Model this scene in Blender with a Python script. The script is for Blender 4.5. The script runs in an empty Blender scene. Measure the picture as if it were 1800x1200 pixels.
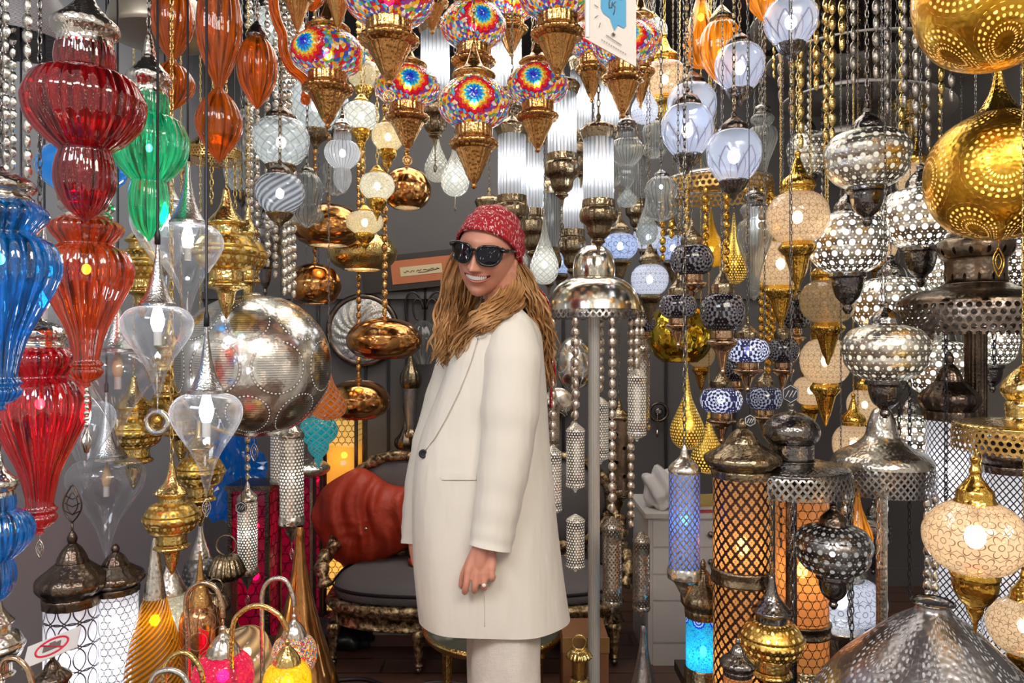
import bpy, bmesh, math, random
import numpy as np
from mathutils import Vector, Matrix, Euler
from mathutils.bvhtree import BVHTree
PI = math.pi
random.seed(7)
rng = np.random.default_rng(7)
SC = bpy.context.scene
COL = SC.collection
F, H = 1300.0, 1.38            # focal length in pixels of an 1800 px wide frame, eye height
CEIL = 3.0

# ---------------------------------------------------------------- camera, light, exposure
cd = bpy.data.cameras.new('camera'); cam = bpy.data.objects.new('camera', cd); COL.objects.link(cam)
cam.location = (0, 0, H); cam.rotation_euler = (PI/2, 0, 0)
cd.sensor_width = 36; cd.lens = 26; cd.clip_start = .05
SC.camera = cam
SC.view_settings.view_transform = 'Standard'; SC.view_settings.look = 'None'
SC.view_settings.exposure = 0.25; SC.view_settings.gamma = 1; SC.view_settings.use_curve_mapping = False
SC.cycles.max_bounces = 6; SC.cycles.diffuse_bounces = 2; SC.cycles.glossy_bounces = 3
SC.cycles.transmission_bounces = 6; SC.cycles.transparent_max_bounces = 20
SC.cycles.sample_clamp_indirect = 6; SC.cycles.caustics_reflective = False; SC.cycles.caustics_refractive = False
SC.cycles.use_denoising = True
SC.cycles.use_adaptive_sampling = True; SC.cycles.adaptive_threshold = .08; SC.cycles.adaptive_min_samples = 20

def wlink(nt, a, b): nt.links.new(a, b)
world = bpy.data.worlds.new('added_surround'); SC.world = world; world.use_nodes = True  # invented surround: soft grey fill with warm dots for sparkling reflections
nt = world.node_tree; nt.nodes.clear()
wo = nt.nodes.new('ShaderNodeOutputWorld'); bg = nt.nodes.new('ShaderNodeBackground')
tc = nt.nodes.new('ShaderNodeTexCoord')
vo = nt.nodes.new('ShaderNodeTexVoronoi'); vo.inputs['Scale'].default_value = 11
wlink(nt, tc.outputs['Generated'], vo.inputs['Vector'])
rp = nt.nodes.new('ShaderNodeValToRGB'); e = rp.color_ramp.elements
e[0].position = .14; e[0].color = (1, 1, 1, 1); e[1].position = .24; e[1].color = (0, 0, 0, 1)
wlink(nt, vo.outputs['Distance'], rp.inputs['Fac'])
hs = nt.nodes.new('ShaderNodeMix'); hs.data_type = 'RGBA'
hs.inputs[6].default_value = (.36, .34, .32, 1); hs.inputs[7].default_value = (7, 5.6, 4.4, 1)
wlink(nt, rp.outputs['Color'], hs.inputs[0]); wlink(nt, hs.outputs[2], bg.inputs['Color'])
bg.inputs['Strength'].default_value = 1.0
wlink(nt, bg.outputs['Background'], wo.inputs['Surface'])

def area(name, loc, rot, sx, sy, power, col):
    l = bpy.data.lights.new(name, 'AREA'); l.shape = 'RECTANGLE'; l.size = sx; l.size_y = sy
    l.energy = power; l.color = col
    o = bpy.data.objects.new(name, l); COL.objects.link(o); o.location = loc; o.rotation_euler = rot
    return o
area('added_front_fill', (.9, -.5, 2.9), (math.radians(38), 0, math.radians(12)), 1.6, .8, 42, (1, .9, .78))  # unseen warm fill, added to light the woman from the front right
area('added_front_fill', (-1.3, -.3, 2.9), (math.radians(38), 0, math.radians(-22)), 1.2, .6, 26, (.88, .93, 1))  # unseen cool fill, added from the front left
area('added_overhead_fill', (.0, 3.0, 2.95), (0, 0, 0), 2.2, 1.2, 30, (1, .93, .84))  # unseen overhead fill, added to brighten the shop

# ---------------------------------------------------------------- coordinates
def P(px, py, d):
    return Vector(((px-900)/F*d, d, H+(600-py)/F*d))

# ---------------------------------------------------------------- node helper
EM = .4
class G:
    def __init__(s, name):
        s.mat = bpy.data.materials.new(name); s.mat.use_nodes = True
        s.nt = s.mat.node_tree; s.nt.nodes.clear()
    def put(s, sock, v):
        if isinstance(v, bpy.types.NodeSocket): s.nt.links.new(v, sock)
        elif v is not None:
            if isinstance(v, (tuple, list)) and len(v) == 3 and sock.type == 'RGBA': v = (*v, 1)
            sock.default_value = v
    def n(s, t, ins=None, **pr):
        nd = s.nt.nodes.new('ShaderNode'+t)
        for k, v in pr.items(): setattr(nd, k, v)
        for k, v in (ins or {}).items(): s.put(nd.inputs[k], v)
        return nd
    def m(s, op, a, b=None, c=None, clamp=False):
        nd = s.nt.nodes.new('ShaderNodeMath'); nd.operation = op; nd.use_clamp = clamp
        s.put(nd.inputs[0], a)
        if b is not None: s.put(nd.inputs[1], b)
        if c is not None: s.put(nd.inputs[2], c)
        return nd.outputs[0]
    def mixc(s, f, a, b, bt='MIX'):
        nd = s.nt.nodes.new('ShaderNodeMix'); nd.data_type = 'RGBA'; nd.blend_type = bt
        s.put(nd.inputs[0], f); s.put(nd.inputs[6], a); s.put(nd.inputs[7], b)
        return nd.outputs[2]
    def mix(s, f, a, b):
        nd = s.n('MixShader'); s.put(nd.inputs[0], f); s.put(nd.inputs[1], a); s.put(nd.inputs[2], b)
        return nd.outputs[0]
    def add(s, a, b):
        nd = s.n('AddShader'); s.put(nd.inputs[0], a); s.put(nd.inputs[1], b); return nd.outputs[0]
    def ramp(s, f, stops, interp='LINEAR'):
        nd = s.n('ValToRGB', {'Fac': f}); cr = nd.color_ramp; cr.interpolation = interp
        while len(cr.elements) < len(stops): cr.elements.new(.5)
        for el, (p, c) in zip(cr.elements, stops): el.position = p; el.color = (*c, 1)
        return nd.outputs[0]
    def uv(s):
        sp = s.n('SeparateXYZ', {0: s.n('TexCoord').outputs['UV']}); return sp.outputs[0], sp.outputs[1]
    def obj(s): return s.n('TexCoord').outputs['Object']
    def noise(s, scale, detail=3, vec=None, out='Fac'):
        return s.n('TexNoise', {'Vector': vec if vec is not None else s.obj(), 'Scale': scale, 'Detail': detail}).outputs[out]
    def voro(s, scale, feat='F1', vec=None, out='Distance', dims='3D', rand=1.0):
        return s.n('TexVoronoi', {'Vector': vec if vec is not None else s.obj(), 'Scale': scale, 'Randomness': rand}, feature=feat, voronoi_dimensions=dims).outputs[out]
    def bump(s, h, strength=.4, dist=.003):
        return s.n('Bump', {'Height': h, 'Strength': strength, 'Distance': dist}).outputs[0]
    def comb(s, x, y, z=0.0):
        return s.n('CombineXYZ', {0: x, 1: y, 2: z}).outputs[0]
    def lt(s, a, b, soft=.02):      # 1 where a < b, soft edge
        return s.m('DIVIDE', s.m('SUBTRACT', b, a), soft, clamp=True)
    def hexg(s, u, v, k):
        U = s.m('MULTIPLY', u, k); V = s.m('MULTIPLY', v, k/math.sqrt(3))
        def cell(o):
            a = s.m('SUBTRACT', s.m('FRACT', s.m('ADD', U, o)), .5)
            b = s.m('MULTIPLY', s.m('SUBTRACT', s.m('FRACT', s.m('ADD', V, o)), .5), math.sqrt(3))
            return a, b, s.m('SQRT', s.m('ADD', s.m('MULTIPLY', a, a), s.m('MULTIPLY', b, b)))
        A = cell(0.0); B = cell(.5)
        pick = s.m('LESS_THAN', A[2], B[2])
        def sel(i): return s.m('ADD', s.m('MULTIPLY', A[i], pick), s.m('MULTIPLY', B[i], s.m('SUBTRACT', 1, pick)))
        return sel(0), sel(1), s.m('MINIMUM', A[2], B[2]), A[2], B[2]
    def out(s, sh, disp=None):
        o = s.n('OutputMaterial'); s.nt.links.new(sh, o.inputs[0]); return s.mat
    def metal(s, col, rough=.25, normal=None, metallic=1.0):
        return s.n('BsdfPrincipled', {'Base Color': col, 'Metallic': metallic, 'Roughness': rough, 'Normal': normal}).outputs[0]
    def shell(s, col, t=.4, emis=0.0, gloss=.07, normal=None, ior=1.45, diff=.15):
        a = s.mix(diff, s.n('BsdfTranslucent', {'Color': col, 'Normal': normal}).outputs[0], s.n('BsdfDiffuse', {'Color': col, 'Normal': normal}).outputs[0])
        b = s.mix(t, a, s.n('BsdfTransparent', {'Color': col}).outputs[0])
        if emis: b = s.add(b, s.n('Emission', {'Color': col, 'Strength': emis*EM}).outputs[0])
        fc = s.n('LayerWeight', {'Blend': .5, 'Normal': normal}).outputs['Facing']
        fr = s.m('MULTIPLY_ADD', s.m('POWER', fc, 3.5), .75, .05 if ior < 1.52 else .09)
        return s.mix(fr, b, s.n('BsdfGlossy', {'Color': (1, 1, 1), 'Roughness': gloss, 'Normal': normal}).outputs[0])

MATS = {}
def reg(name):
    def d(fn):
        MATS[name] = fn; return fn
    return d
_mc = {}
def M(name):
    if name not in _mc:
        g = G(name); _mc[name] = MATS[name](g) if not isinstance(MATS[name], bpy.types.Material) else MATS[name]
    return _mc[name]

def simple(name, col, rough=.5, metallic=0.0, **kw):
    def f(g):
        ins = {'Base Color': col, 'Roughness': rough, 'Metallic': metallic}; ins.update(kw)
        return g.out(g.n('BsdfPrincipled', ins).outputs[0])
    MATS[name] = f

def metal_mat(name, col, dark, rough=.22, hammer=90, hs=.35, engrave=0):
    def f(g):
        nz = g.noise(14, 4)
        c = g.mixc(g.m('MULTIPLY', g.m('SUBTRACT', nz, .35, clamp=True), 2.2, clamp=True), dark, col)
        h = g.voro(hammer, 'SMOOTH_F1')
        if engrave:
            u, v = g.uv(); a, b, d, dA, dB = g.hexg(u, v, engrave)
            ring = g.lt(g.m('ABSOLUTE', g.m('SUBTRACT', d, .33)), .05, .03)
            c = g.mixc(g.m('MULTIPLY', ring, .8), c, tuple(x*.25 for x in dark))
            h = g.m('SUBTRACT', h, ring)
        return g.out(g.metal(c, rough, g.bump(h, hs, .004)))
    MATS[name] = f
metal_mat('chrome_cap', (.9, .87, .8), (.55, .5, .44), .16, 120, .5)
metal_mat('copper_brass', (.88, .53, .2), (.45, .22, .07), .2, 160, .3)
metal_mat('gold', (1, .68, .16), (.62, .34, .05), .18, 130, .4)
metal_mat('gold_light', (1, .78, .34), (.65, .45, .14), .2, 140, .4)
metal_mat('bronze', (.52, .42, .27), (.17, .13, .08), .26, 150, .35)
metal_mat('bronze_dark', (.26, .2, .15), (.09, .07, .06), .28, 150, .35)
metal_mat('silver', (.93, .9, .82), (.6, .57, .5), .24, 100, .45)
metal_mat('silver_dark', (.42, .4, .37), (.13, .12, .12), .2, 130, .4)
metal_mat('silver_smooth', (.93, .9, .8), (.7, .66, .55), .16, 60, .05)
simple('dish_metal', (.4, .35, .28), .38, .75)
metal_mat('copper', (.86, .47, .18), (.5, .21, .06), .14, 28, .35)
metal_mat('brushed_cone', (.62, .62, .6), (.4, .4, .4), .3, 260, .25)
metal_mat('rose_brass', (.8, .6, .42), (.5, .33, .2), .15, 200, .1)
metal_mat('wrought_iron', (.16, .13, .12), (.05, .045, .045), .4, 120, .3)

simple('cord_black', (.012, .012, .016), .4)
simple('cord_white', (.75, .73, .68), .5)
def emi(name, col, s):
    MATS[name] = lambda g: g.out(g.n('Emission', {'Color': col, 'Strength': s}).outputs[0])
emi('bulb_white', (.93, .96, 1), 24)
emi('bulb_warm', (1, .76, .44), 20)
emi('bulb_yellow', (1, .6, .15), 22)
emi('bulb_magenta', (1, .08, .3), 16)
emi('bulb_blue', (.1, .5, 1), 14)
simple('bulb_off', (.85, .6, .35), .2)

def glass(name, col, t=.5, emis=0.0, gloss=.05, ior=1.5, diff=.1, pat=None, bs=.4):
    def f(g):
        nrm = None
        if pat == 'crackle': nrm = g.bump(g.voro(90, 'DISTANCE_TO_EDGE'), bs, .004)
        if pat == 'wave': nrm = g.bump(g.noise(30, 2), bs, .006)
        c = col
        if pat == 'crackle':
            c = g.mixc(g.lt(g.voro(90, 'DISTANCE_TO_EDGE'), .05, .05), col, tuple(x*.45 for x in col))
        if pat in ('streak', 'wave'):
            u, v = g.uv(); k_ = g.noise(1, 3, g.comb(g.m('MULTIPLY', u, 5), g.m('MULTIPLY', v, .5)))
            c = g.ramp(k_, [(.34, tuple(x*.22 for x in col)), (.52, col), (.68, tuple(min(1, x*1.15+.06) for x in col))])  # luminous and dark streaks of the glass painted into its colour
        if pat == 'ribs':
            u, v = g.uv(); k_ = g.m('ABSOLUTE', g.m('SINE', g.m('MULTIPLY', u, PI*22/6)))
            c = g.mixc(g.lt(k_, .35, .25), col, tuple(x*.38 for x in col))  # shade in the grooves between ribs, painted into the colour
        if pat == 'spiral':
            u, v = g.uv(); s = g.m('SINE', g.m('MULTIPLY', g.m('ADD', u, g.m('MULTIPLY', v, 1.5)), 2*PI*2))
            c = g.mixc(g.m('MULTIPLY', g.m('ADD', s, 1), .5), col, tuple(x*.3 for x in col)); nrm = g.bump(s, bs, .004)
        if pat == 'swirl2':
            u, v = g.uv(); s1 = g.m('SINE', g.m('MULTIPLY', g.m('ADD', u, g.m('MULTIPLY', v, 1.2)), 2*PI*2)); s2 = g.m('SINE', g.m('MULTIPLY', g.m('SUBTRACT', u, g.m('MULTIPLY', v, 1.2)), 2*PI*2))
            s = g.m('MAXIMUM', s1, s2); c = g.mixc(g.m('MULTIPLY', g.m('SUBTRACT', s, .75, clamp=True), 3.2, clamp=True), col, (.45, .5, .5)); nrm = g.bump(s, bs, .004)
        return g.out(g.shell(c, t, emis, gloss, nrm, ior, diff))
    MATS[name] = f
glass('glass_red', (.85, .012, .03), .68, .05, pat='wave', ior=1.6)
glass('glass_crimson', (1, .015, .05), .68, .12, pat='wave', ior=1.55)
glass('glass_green', (.01, .82, .4), .64, .3, pat='wave', ior=1.6)
glass('glass_orange', (1, .17, .006), .68, .12, pat='wave', ior=1.55)
glass('glass_blue', (.004, .34, .8), .68, .25, pat='wave', ior=1.6)
glass('glass_azure', (.01, .3, .75), .5, .15, ior=1.5)
glass('glass_amber', (.95, .3, .01), .62, .12, pat='wave', ior=1.5)
glass('glass_amber_lit', (1, .42, .03), .4, .45, pat='wave')
glass('glass_white', (.88, .93, .92), .62, .1, pat='swirl2')
glass('glass_spiral', (.85, .9, .98), .62, .1, pat='spiral')
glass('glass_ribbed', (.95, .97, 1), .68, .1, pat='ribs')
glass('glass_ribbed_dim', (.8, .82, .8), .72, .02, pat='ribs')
glass('glass_crackle', (1, .93, .7), .5, .2, pat='crackle', bs=.8)
glass('glass_crackle_pink', (1, .04, .22), .35, .3, pat='crackle', bs=.8)
glass('glass_crackle_yellow', (1, .75, .02), .35, .4, pat='crackle', bs=.8)
glass('glass_net', (1, .98, .88), .4, .2, pat='swirl2', bs=.6)
glass('glass_gold', (1, .62, .05), .55, .2, pat='crackle', bs=.6)
glass('glass_knit_teal', (.01, .6, .65), .3, .5, pat='swirl2', bs=1)
glass('glass_knit_orange', (1, .3, .01), .3, .4, pat='swirl2', bs=1)
glass('glass_yellow_cone', (1, .5, .01), .35, .25, pat='spiral', bs=.8)
glass('glass_shell', (1, .78, .5), .35, .15, pat='spiral', bs=.8)
@reg('glass_clear')
def _(g):
    lw = g.n('LayerWeight', {'Blend': .35}).outputs['Facing']
    e = g.m('POWER', lw, 1.8)
    tr = g.n('BsdfTransparent', {'Color': (.93, .95, .97)}).outputs[0]
    gl = g.n('BsdfGlossy', {'Roughness': .04, 'Color': (1, 1, 1)}).outputs[0]
    df = g.mix(.5, g.n('BsdfDiffuse', {'Color': (.9, .93, .97)}).outputs[0], g.n('BsdfTranslucent', {'Color': (.9, .93, .97)}).outputs[0])
    return g.out(g.mix(g.m('MULTIPLY_ADD', e, .85, .10), tr, g.mix(.45, gl, df)))
@reg('globe_leaf')
def _(g):       # clear frosted globe with dark cut leaves round its lower half
    u, v = g.uv()
    fu = g.m('ABSOLUTE', g.m('SUBTRACT', g.m('FRACT', u), .5))
    # pointed petals springing from the foot: half width narrows upwards (v grows towards the top)
    vb = g.m('SUBTRACT', 1.3, v)
    hwid = g.m('MULTIPLY', g.m('COSINE', g.m('MULTIPLY', g.m('DIVIDE', vb, 1.3, clamp=True), PI/2)), .52)
    up = g.m('LESS_THAN', vb, 1.28)
    l1 = g.lt(g.m('ABSOLUTE', g.m('SUBTRACT', fu, hwid)), .05, .03)
    l2 = g.lt(g.m('ABSOLUTE', g.m('SUBTRACT', g.m('SUBTRACT', .5, fu), g.m('MULTIPLY', hwid, .8))), .035, .03)
    ln = g.m('MULTIPLY', g.m('MAXIMUM', l1, g.m('MULTIPLY', l2, g.m('LESS_THAN', vb, .95))), up)
    base = g.shell((.78, .84, .98), .7, .08, .06, g.bump(g.noise(40, 3), .3, .004))
    return g.out(g.mix(g.m('MULTIPLY', ln, .85), base, g.n('BsdfDiffuse', {'Color': (.16, .13, .22)}).outputs[0]))

def mosaic_mat(name, kind, emis=.5):
    def f(g):
        u, v = g.uv()
        fu = g.m('SUBTRACT', g.m('FRACT', u), .5)
        r = g.m('MULTIPLY', g.m('SQRT', g.m('ADD', g.m('MULTIPLY', fu, fu), g.m('MULTIPLY', v, v))), 3.3 if kind in ('multi', 'multi2') else 2.0)
        th = g.m('DIVIDE', g.m('ARCTAN2', v, fu), 2*PI)
        vec = g.comb(u, v)
        if kind in ('multi', 'multi2', 'purple'):
            cell = g.n('SeparateColor', {0: g.voro(22, 'F1', vec, 'Color', '2D')})
            R, R2 = cell.outputs[0], cell.outputs[1]
            edge = g.voro(22, 'DISTANCE_TO_EDGE', vec, 'Distance', '2D')
            pet = g.m('ABSOLUTE', g.m('SUBTRACT', g.m('FRACT', g.m('MULTIPLY', th, 14)), .5))
            rr = g.m('ADD', r, g.m('MULTIPLY', g.m('SUBTRACT', pet, .25), .22))
            rr = g.m('ADD', rr, g.m('MULTIPLY', g.m('SUBTRACT', R, .5), .06))
            if kind == 'purple':
                c1 = g.ramp(rr, [(0, (.9, .9, .2)), (.2, (.8, .1, .1)), (.4, (.05, .05, .5)), (.7, (.15, .02, .3))], 'CONSTANT')
                c2 = g.ramp(R, [(0, (.1, .01, .3)), (.3, (.02, .05, .45)), (.5, (.35, .02, .2)), (.75, (.6, .05, .02)), (.9, (.1, .3, .6))], 'CONSTANT')
            else:
                c1 = g.ramp(rr, [(0, (.005, .02, .7)), (.17, (.0, .22, .9)), (.31, (.02, .65, .85)), (.41, (1, .85, .1)), (.53, (1, .32, .01)), (.66, (.85, .01, .02)), (.82, (.5, .0, .05))], 'CONSTANT')
                c2 = g.ramp(R, [(0, (.75, .02, .02)), (.18, (.9, .5, .02)), (.36, (.05, .12, .6)), (.5, (1, .75, .35)), (.62, (.15, .45, .12)), (.72, (.3, .05, .35)), (.82, (.9, .9, .85)), (.92, (.1, .5, .75))], 'CONSTANT')
            c = g.mixc(g.m('GREATER_THAN', rr, .92 if kind != 'multi2' else .8), c1, c2)
            c = g.mixc(g.m('MULTIPLY', g.lt(edge, .035, .03), .85), c, (.015, .01, .012))
            b = g.bump(edge, .8, .003)
            tr = .25
        else:       # rosettes of black and pale tiles
            ri = g.m('FLOOR', g.m('MULTIPLY', r, 6.5)); ti = g.m('FLOOR', g.m('MULTIPLY', th, 14))
            ch = g.m('MODULO', g.m('ABSOLUTE', g.m('ADD', ri, ti)), 2)
            inside = g.m('LESS_THAN', r, .9)
            dots = g.lt(g.hexg(u, v, 9)[2], .22, .06)
            m = g.m('ADD', g.m('MULTIPLY', ch, inside), g.m('MULTIPLY', dots, g.m('SUBTRACT', 1, inside)))
            m = g.m('MULTIPLY', m, g.m('SUBTRACT', 1, g.lt(g.m('ABSOLUTE', g.m('SUBTRACT', r, .93)), .05)))
            light, dk = {'dark': ((.62, .6, .68), (.02, .015, .025)), 'bluewhite': ((.8, .85, 1), (.03, .03, .1)), 'bluetile': ((.02, .06, .75), (.05, .6, .9))}[kind]
            if kind == 'bluetile':
                cell = g.n('SeparateColor', {0: g.voro(16, 'F1', vec, 'Color', '2D')}).outputs[0]
                rr = g.m('ADD', r, g.m('MULTIPLY', g.m('ABSOLUTE', g.m('SUBTRACT', g.m('FRACT', g.m('MULTIPLY', th, 14)), .5)), .15))
                c1 = g.ramp(rr, [(0, (.01, .03, .6)), (.15, (.6, .8, 1)), (.3, (.01, .03, .7)), (.45, (.5, .8, 1)), (.6, (.01, .05, .75)), (.78, (.02, .5, .9))], 'CONSTANT')
                c2 = g.ramp(cell, [(0, (.02, .5, .8)), (.5, (.03, .65, .85)), (.9, (.02, .2, .8))], 'CONSTANT')
                c = g.mixc(g.m('GREATER_THAN', rr, .85), c1, c2)
            else: c = g.mixc(m, dk, light)
            b = None; tr = .2
        return g.out(g.shell(c, tr, emis, .06, b, 1.5, .3))
    MATS[name] = f
mosaic_mat('mosaic_multi', 'multi', .32); mosaic_mat('mosaic_confetti', 'multi2', .4)
mosaic_mat('mosaic_dark', 'dark', .05); mosaic_mat('mosaic_bluewhite', 'bluewhite', .3)
mosaic_mat('mosaic_purple', 'purple', .15); mosaic_mat('mosaic_bluetile', 'bluetile', .9)

def henna_mat(name, base, line, emis=.4, k=2, t=.55):
    def f(g):       # pale glass traced with flowers and stars
        u, v = g.uv(); a, b, d, dA, dB = g.hexg(u, v, k)
        th = g.m('ARCTAN2', b, a)
        rad = g.m('MULTIPLY_ADD', g.m('ABSOLUTE', g.m('COSINE', g.m('MULTIPLY', th, 3))), .2, .25)
        l1 = g.lt(g.m('ABSOLUTE', g.m('SUBTRACT', d, rad)), .038, .03)
        l2 = g.lt(g.m('ABSOLUTE', g.m('SUBTRACT', dA, dB)), .03, .02)
        l3 = g.lt(g.m('ABSOLUTE', g.m('SUBTRACT', d, .11)), .03, .03)
        l2 = g.m('MULTIPLY', l2, g.m('GREATER_THAN', d, .3))
        ln = g.m('MAXIMUM', g.m('MAXIMUM', l1, l2), l3)
        sh = g.shell(base, t, emis, .06)
        return g.out(g.mix(g.m('MULTIPLY', ln, .9), sh, g.n('BsdfDiffuse', {'Color': line}).outputs[0]))
    MATS[name] = f
henna_mat('henna_white', (1, .84, .64), (.2, .07, .03), .3)
henna_mat('henna_dim', (1, .8, .5), (.3, .13, .04), .16)
henna_mat('henna_cool', (.86, .9, 1), (.06, .05, .14), .35)
henna_mat('henna_blue', (.62, .74, 1), (.04, .04, .18), .35, 1)

def pierced_mat(name, base, dark, lit, emis, pat, k=4, rough=.3, size=.3, t=.35):
    def f(g):
        u, v = g.uv()
        nz = g.noise(14, 4)
        mc = g.mixc(g.m('MULTIPLY', g.m('SUBTRACT', nz, .35, clamp=True), 2.2, clamp=True), dark, base)
        if pat == 'dots': hole = g.lt(g.hexg(u, v, k)[2], size, .05)
        elif pat == 'bigdots':
            h1 = g.lt(g.hexg(u, v, k)[2], size, .04)
            h2 = g.lt(g.hexg(g.m('ADD', u, .5/k), v, k*2)[2], size*.55, .05)
            hole = g.m('MAXIMUM', h1, h2)
        elif pat in ('lattice', 'quatre', 'fine'):
            p = g.m('SUBTRACT', g.m('FRACT', g.m('MULTIPLY', g.m('ADD', u, g.m('MULTIPLY', v, .8)), k)), .5)
            q = g.m('SUBTRACT', g.m('FRACT', g.m('MULTIPLY', g.m('SUBTRACT', u, g.m('MULTIPLY', v, .8)), k)), .5)
            a = g.m('ABSOLUTE', p); b = g.m('ABSOLUTE', q)
            if pat == 'quatre':
                a2 = g.m('SUBTRACT', a, .17); b2 = g.m('SUBTRACT', b, .17)
                d1 = g.m('SQRT', g.m('ADD', g.m('MULTIPLY', a2, a2), g.m('MULTIPLY', b2, b2)))
                hole = g.lt(d1, .205, .04)
            else: hole = g.lt(g.m('MAXIMUM', a, b), size, .04)
        elif pat == 'hex':
            d = g.hexg(u, v, k); ring = g.lt(g.m('ABSOLUTE', g.m('SUBTRACT', d[2], .47)), .05, .03)
            hole = g.m('SUBTRACT', 1, ring)
        elif pat == 'rings':
            r1 = g.lt(g.m('ABSOLUTE', g.m('SUBTRACT', g.hexg(u, v, k)[2], .46)), .035, .02); r2 = g.lt(g.m('ABSOLUTE', g.m('SUBTRACT', g.hexg(g.m('ADD', u, .5), v, k)[2], .46)), .035, .02)
            hole = g.m('SUBTRACT', 1, g.m('MAXIMUM', r1, r2))
        elif pat == 'dotrings':       # circles of small punched dots round medallions
            a, b, d, dA, dB = g.hexg(u, v, k)
            th = g.m('DIVIDE', g.m('ARCTAN2', b, a), 2*PI)
            fr = g.m('SUBTRACT', g.m('FRACT', g.m('MULTIPLY', d, 14)), .5)
            ft = g.m('SUBTRACT', g.m('FRACT', g.m('MULTIPLY', th, 30)), .5)
            dd = g.m('SQRT', g.m('ADD', g.m('MULTIPLY', fr, fr), g.m('MULTIPLY', ft, ft)))
            band = g.m('MULTIPLY', g.m('GREATER_THAN', d, .1), g.m('LESS_THAN', d, .46))
            zig = g.m('GREATER_THAN', g.m('SINE', g.m('MULTIPLY', d, 40)), -.5)
            hole = g.m('MULTIPLY', g.m('MULTIPLY', g.lt(dd, size, .06), band), zig)
        elif pat == 'hatch':          # medallions engraved with fine lines and dotted rims
            a, b, d, dA, dB = g.hexg(u, v, k)
            th = g.m('DIVIDE', g.m('ARCTAN2', b, a), 2*PI)
            ln = g.m('MULTIPLY', g.m('GREATER_THAN', g.m('SINE', g.m('MULTIPLY', b, 170)), .35), g.m('LESS_THAN', d, .34))
            rim = g.m('MULTIPLY', g.lt(g.m('ABSOLUTE', g.m('SUBTRACT', d, .42)), .03, .01), 1.0)
            dot = g.m('MULTIPLY', g.lt(g.m('ABSOLUTE', g.m('SUBTRACT', d, .42)), .015, .01), g.m('LESS_THAN', g.m('ABSOLUTE', g.m('SUBTRACT', g.m('FRACT', g.m('MULTIPLY', th, 40)), .5)), .25))
            mc = g.mixc(g.m('MULTIPLY', g.m('MAXIMUM', ln, rim), .55), mc, (.3, .2, .17))
            hole = dot
        nb = g.bump(g.m('SUBTRACT', g.m('MULTIPLY', g.voro(100, 'SMOOTH_F1'), .3 if pat == 'hatch' else 1), hole), .35, .004)
        me = g.metal(mc, rough, nb)
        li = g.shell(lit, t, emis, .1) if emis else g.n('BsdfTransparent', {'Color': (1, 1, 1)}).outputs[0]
        return g.out(g.mix(hole, me, li))
    MATS[name] = f
S1, S2 = (.92, .88, .78), (.6, .56, .48)
B1, B2 = (.3, .22, .15), (.1, .07, .05)
pierced_mat('pierced_silver', S1, S2, (1, .95, .8), 1.4, 'bigdots', 3, size=.24)
pierced_mat('pierced_silver_bright', S1, S2, (1, .97, .88), 2.6, 'bigdots', 3, size=.27)
pierced_mat('pierced_silver_dark', (.36, .34, .32), (.1, .1, .1), (.5, .48, .45), .25, 'bigdots', 3, size=.25)
pierced_mat('pierced_gold', (1, .7, .18), (.6, .33, .05), (1, .8, .35), .5, 'bigdots', 3, size=.22)
pierced_mat('pierced_gold_globe', (1, .6, .08), (.7, .33, .02), (1, .75, .25), 1.3, 'dotrings', 1, size=.3)
pierced_mat('lattice_white', B2, (.05, .04, .04), (.95, .95, 1), .85, 'lattice', 4, size=.4)
pierced_mat('lattice_orange', (.2, .1, .07), (.08, .04, .03), (1, .5, .16), .55, 'quatre', 3)
pierced_mat('star_orange', (.2, .1, .07), (.08, .04, .03), (1, .45, .14), .55, 'hex', 3)
pierced_mat('hexcell_white', (.1, .07, .07), (.05, .04, .04), (.98, .96, 1), .55, 'hex', 3)
pierced_mat('rings_white', (.1, .07, .12), (.05, .04, .06), (.98, .96, 1), .55, 'rings', 1)
pierced_mat('tube_pierced', (.95, .9, .8), (.6, .54, .45), (1, .95, .85), 1.0, 'dots', 5, size=.32)
pierced_mat('tube_pierced_dim', (.9, .84, .74), (.5, .44, .36), (.25, .15, .1), .0, 'fine', 4, size=.3)
pierced_mat('tube_blue', (.7, .66, .62), (.3, .28, .26), (.25, .4, 1), .9, 'quatre', 4)
pierced_mat('fret_dark', (.42, .36, .3), (.14, .11, .1), (.03, .03, .03), .0, 'dots', 6, size=.36, t=.9)
pierced_mat('fret_silver', (.6, .58, .55), (.2, .19, .18), (.1, .1, .1), .0, 'fine', 5, size=.33, t=.9)
pierced_mat('fret_gold', (1, .68, .25), (.6, .35, .1), (.2, .1, .02), .0, 'dots', 6, size=.36, t=.9)
pierced_mat('dotted_grey', (.62, .6, .58), (.3, .29, .3), (1, .95, .95), .7, 'dotrings', 1, size=.3)
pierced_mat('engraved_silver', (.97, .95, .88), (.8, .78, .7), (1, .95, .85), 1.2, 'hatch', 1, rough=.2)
pierced_mat('engraved_grey', (.55, .52, .5), (.3, .28, .28), (.8, .76, .7), .1, 'dotrings', 1, size=.3)
pierced_mat('magenta_fret', (.35, .01, .07), (.2, .005, .04), (.55, .004, .07), .25, 'hex', 2, rough=.5, t=.5)
pierced_mat('yellow_fret', (.25, .13, .05), (.12, .06, .02), (1, .6, .15), 1.3, 'hex', 3)
metal_mat('yellow_mirror', (1, .8, .12), (.8, .5, .03), .1, 60, .3)
metal_mat('bead_silver', (.95, .88, .78), (.75, .66, .56), .32, 200, .2)
simple('tube_steel', (.8, .79, .75), .35, .45)
simple('plate_grey', (.42, .4, .38), .5)
pierced_mat('crackle_gold', (1, .7, .15), (.75, .45, .05), (1, .75, .2), 1.2, 'dots', 5, size=.3)
metal_mat('bead_grey', (.62, .58, .52), (.3, .28, .26), .35, 200, .3)
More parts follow.
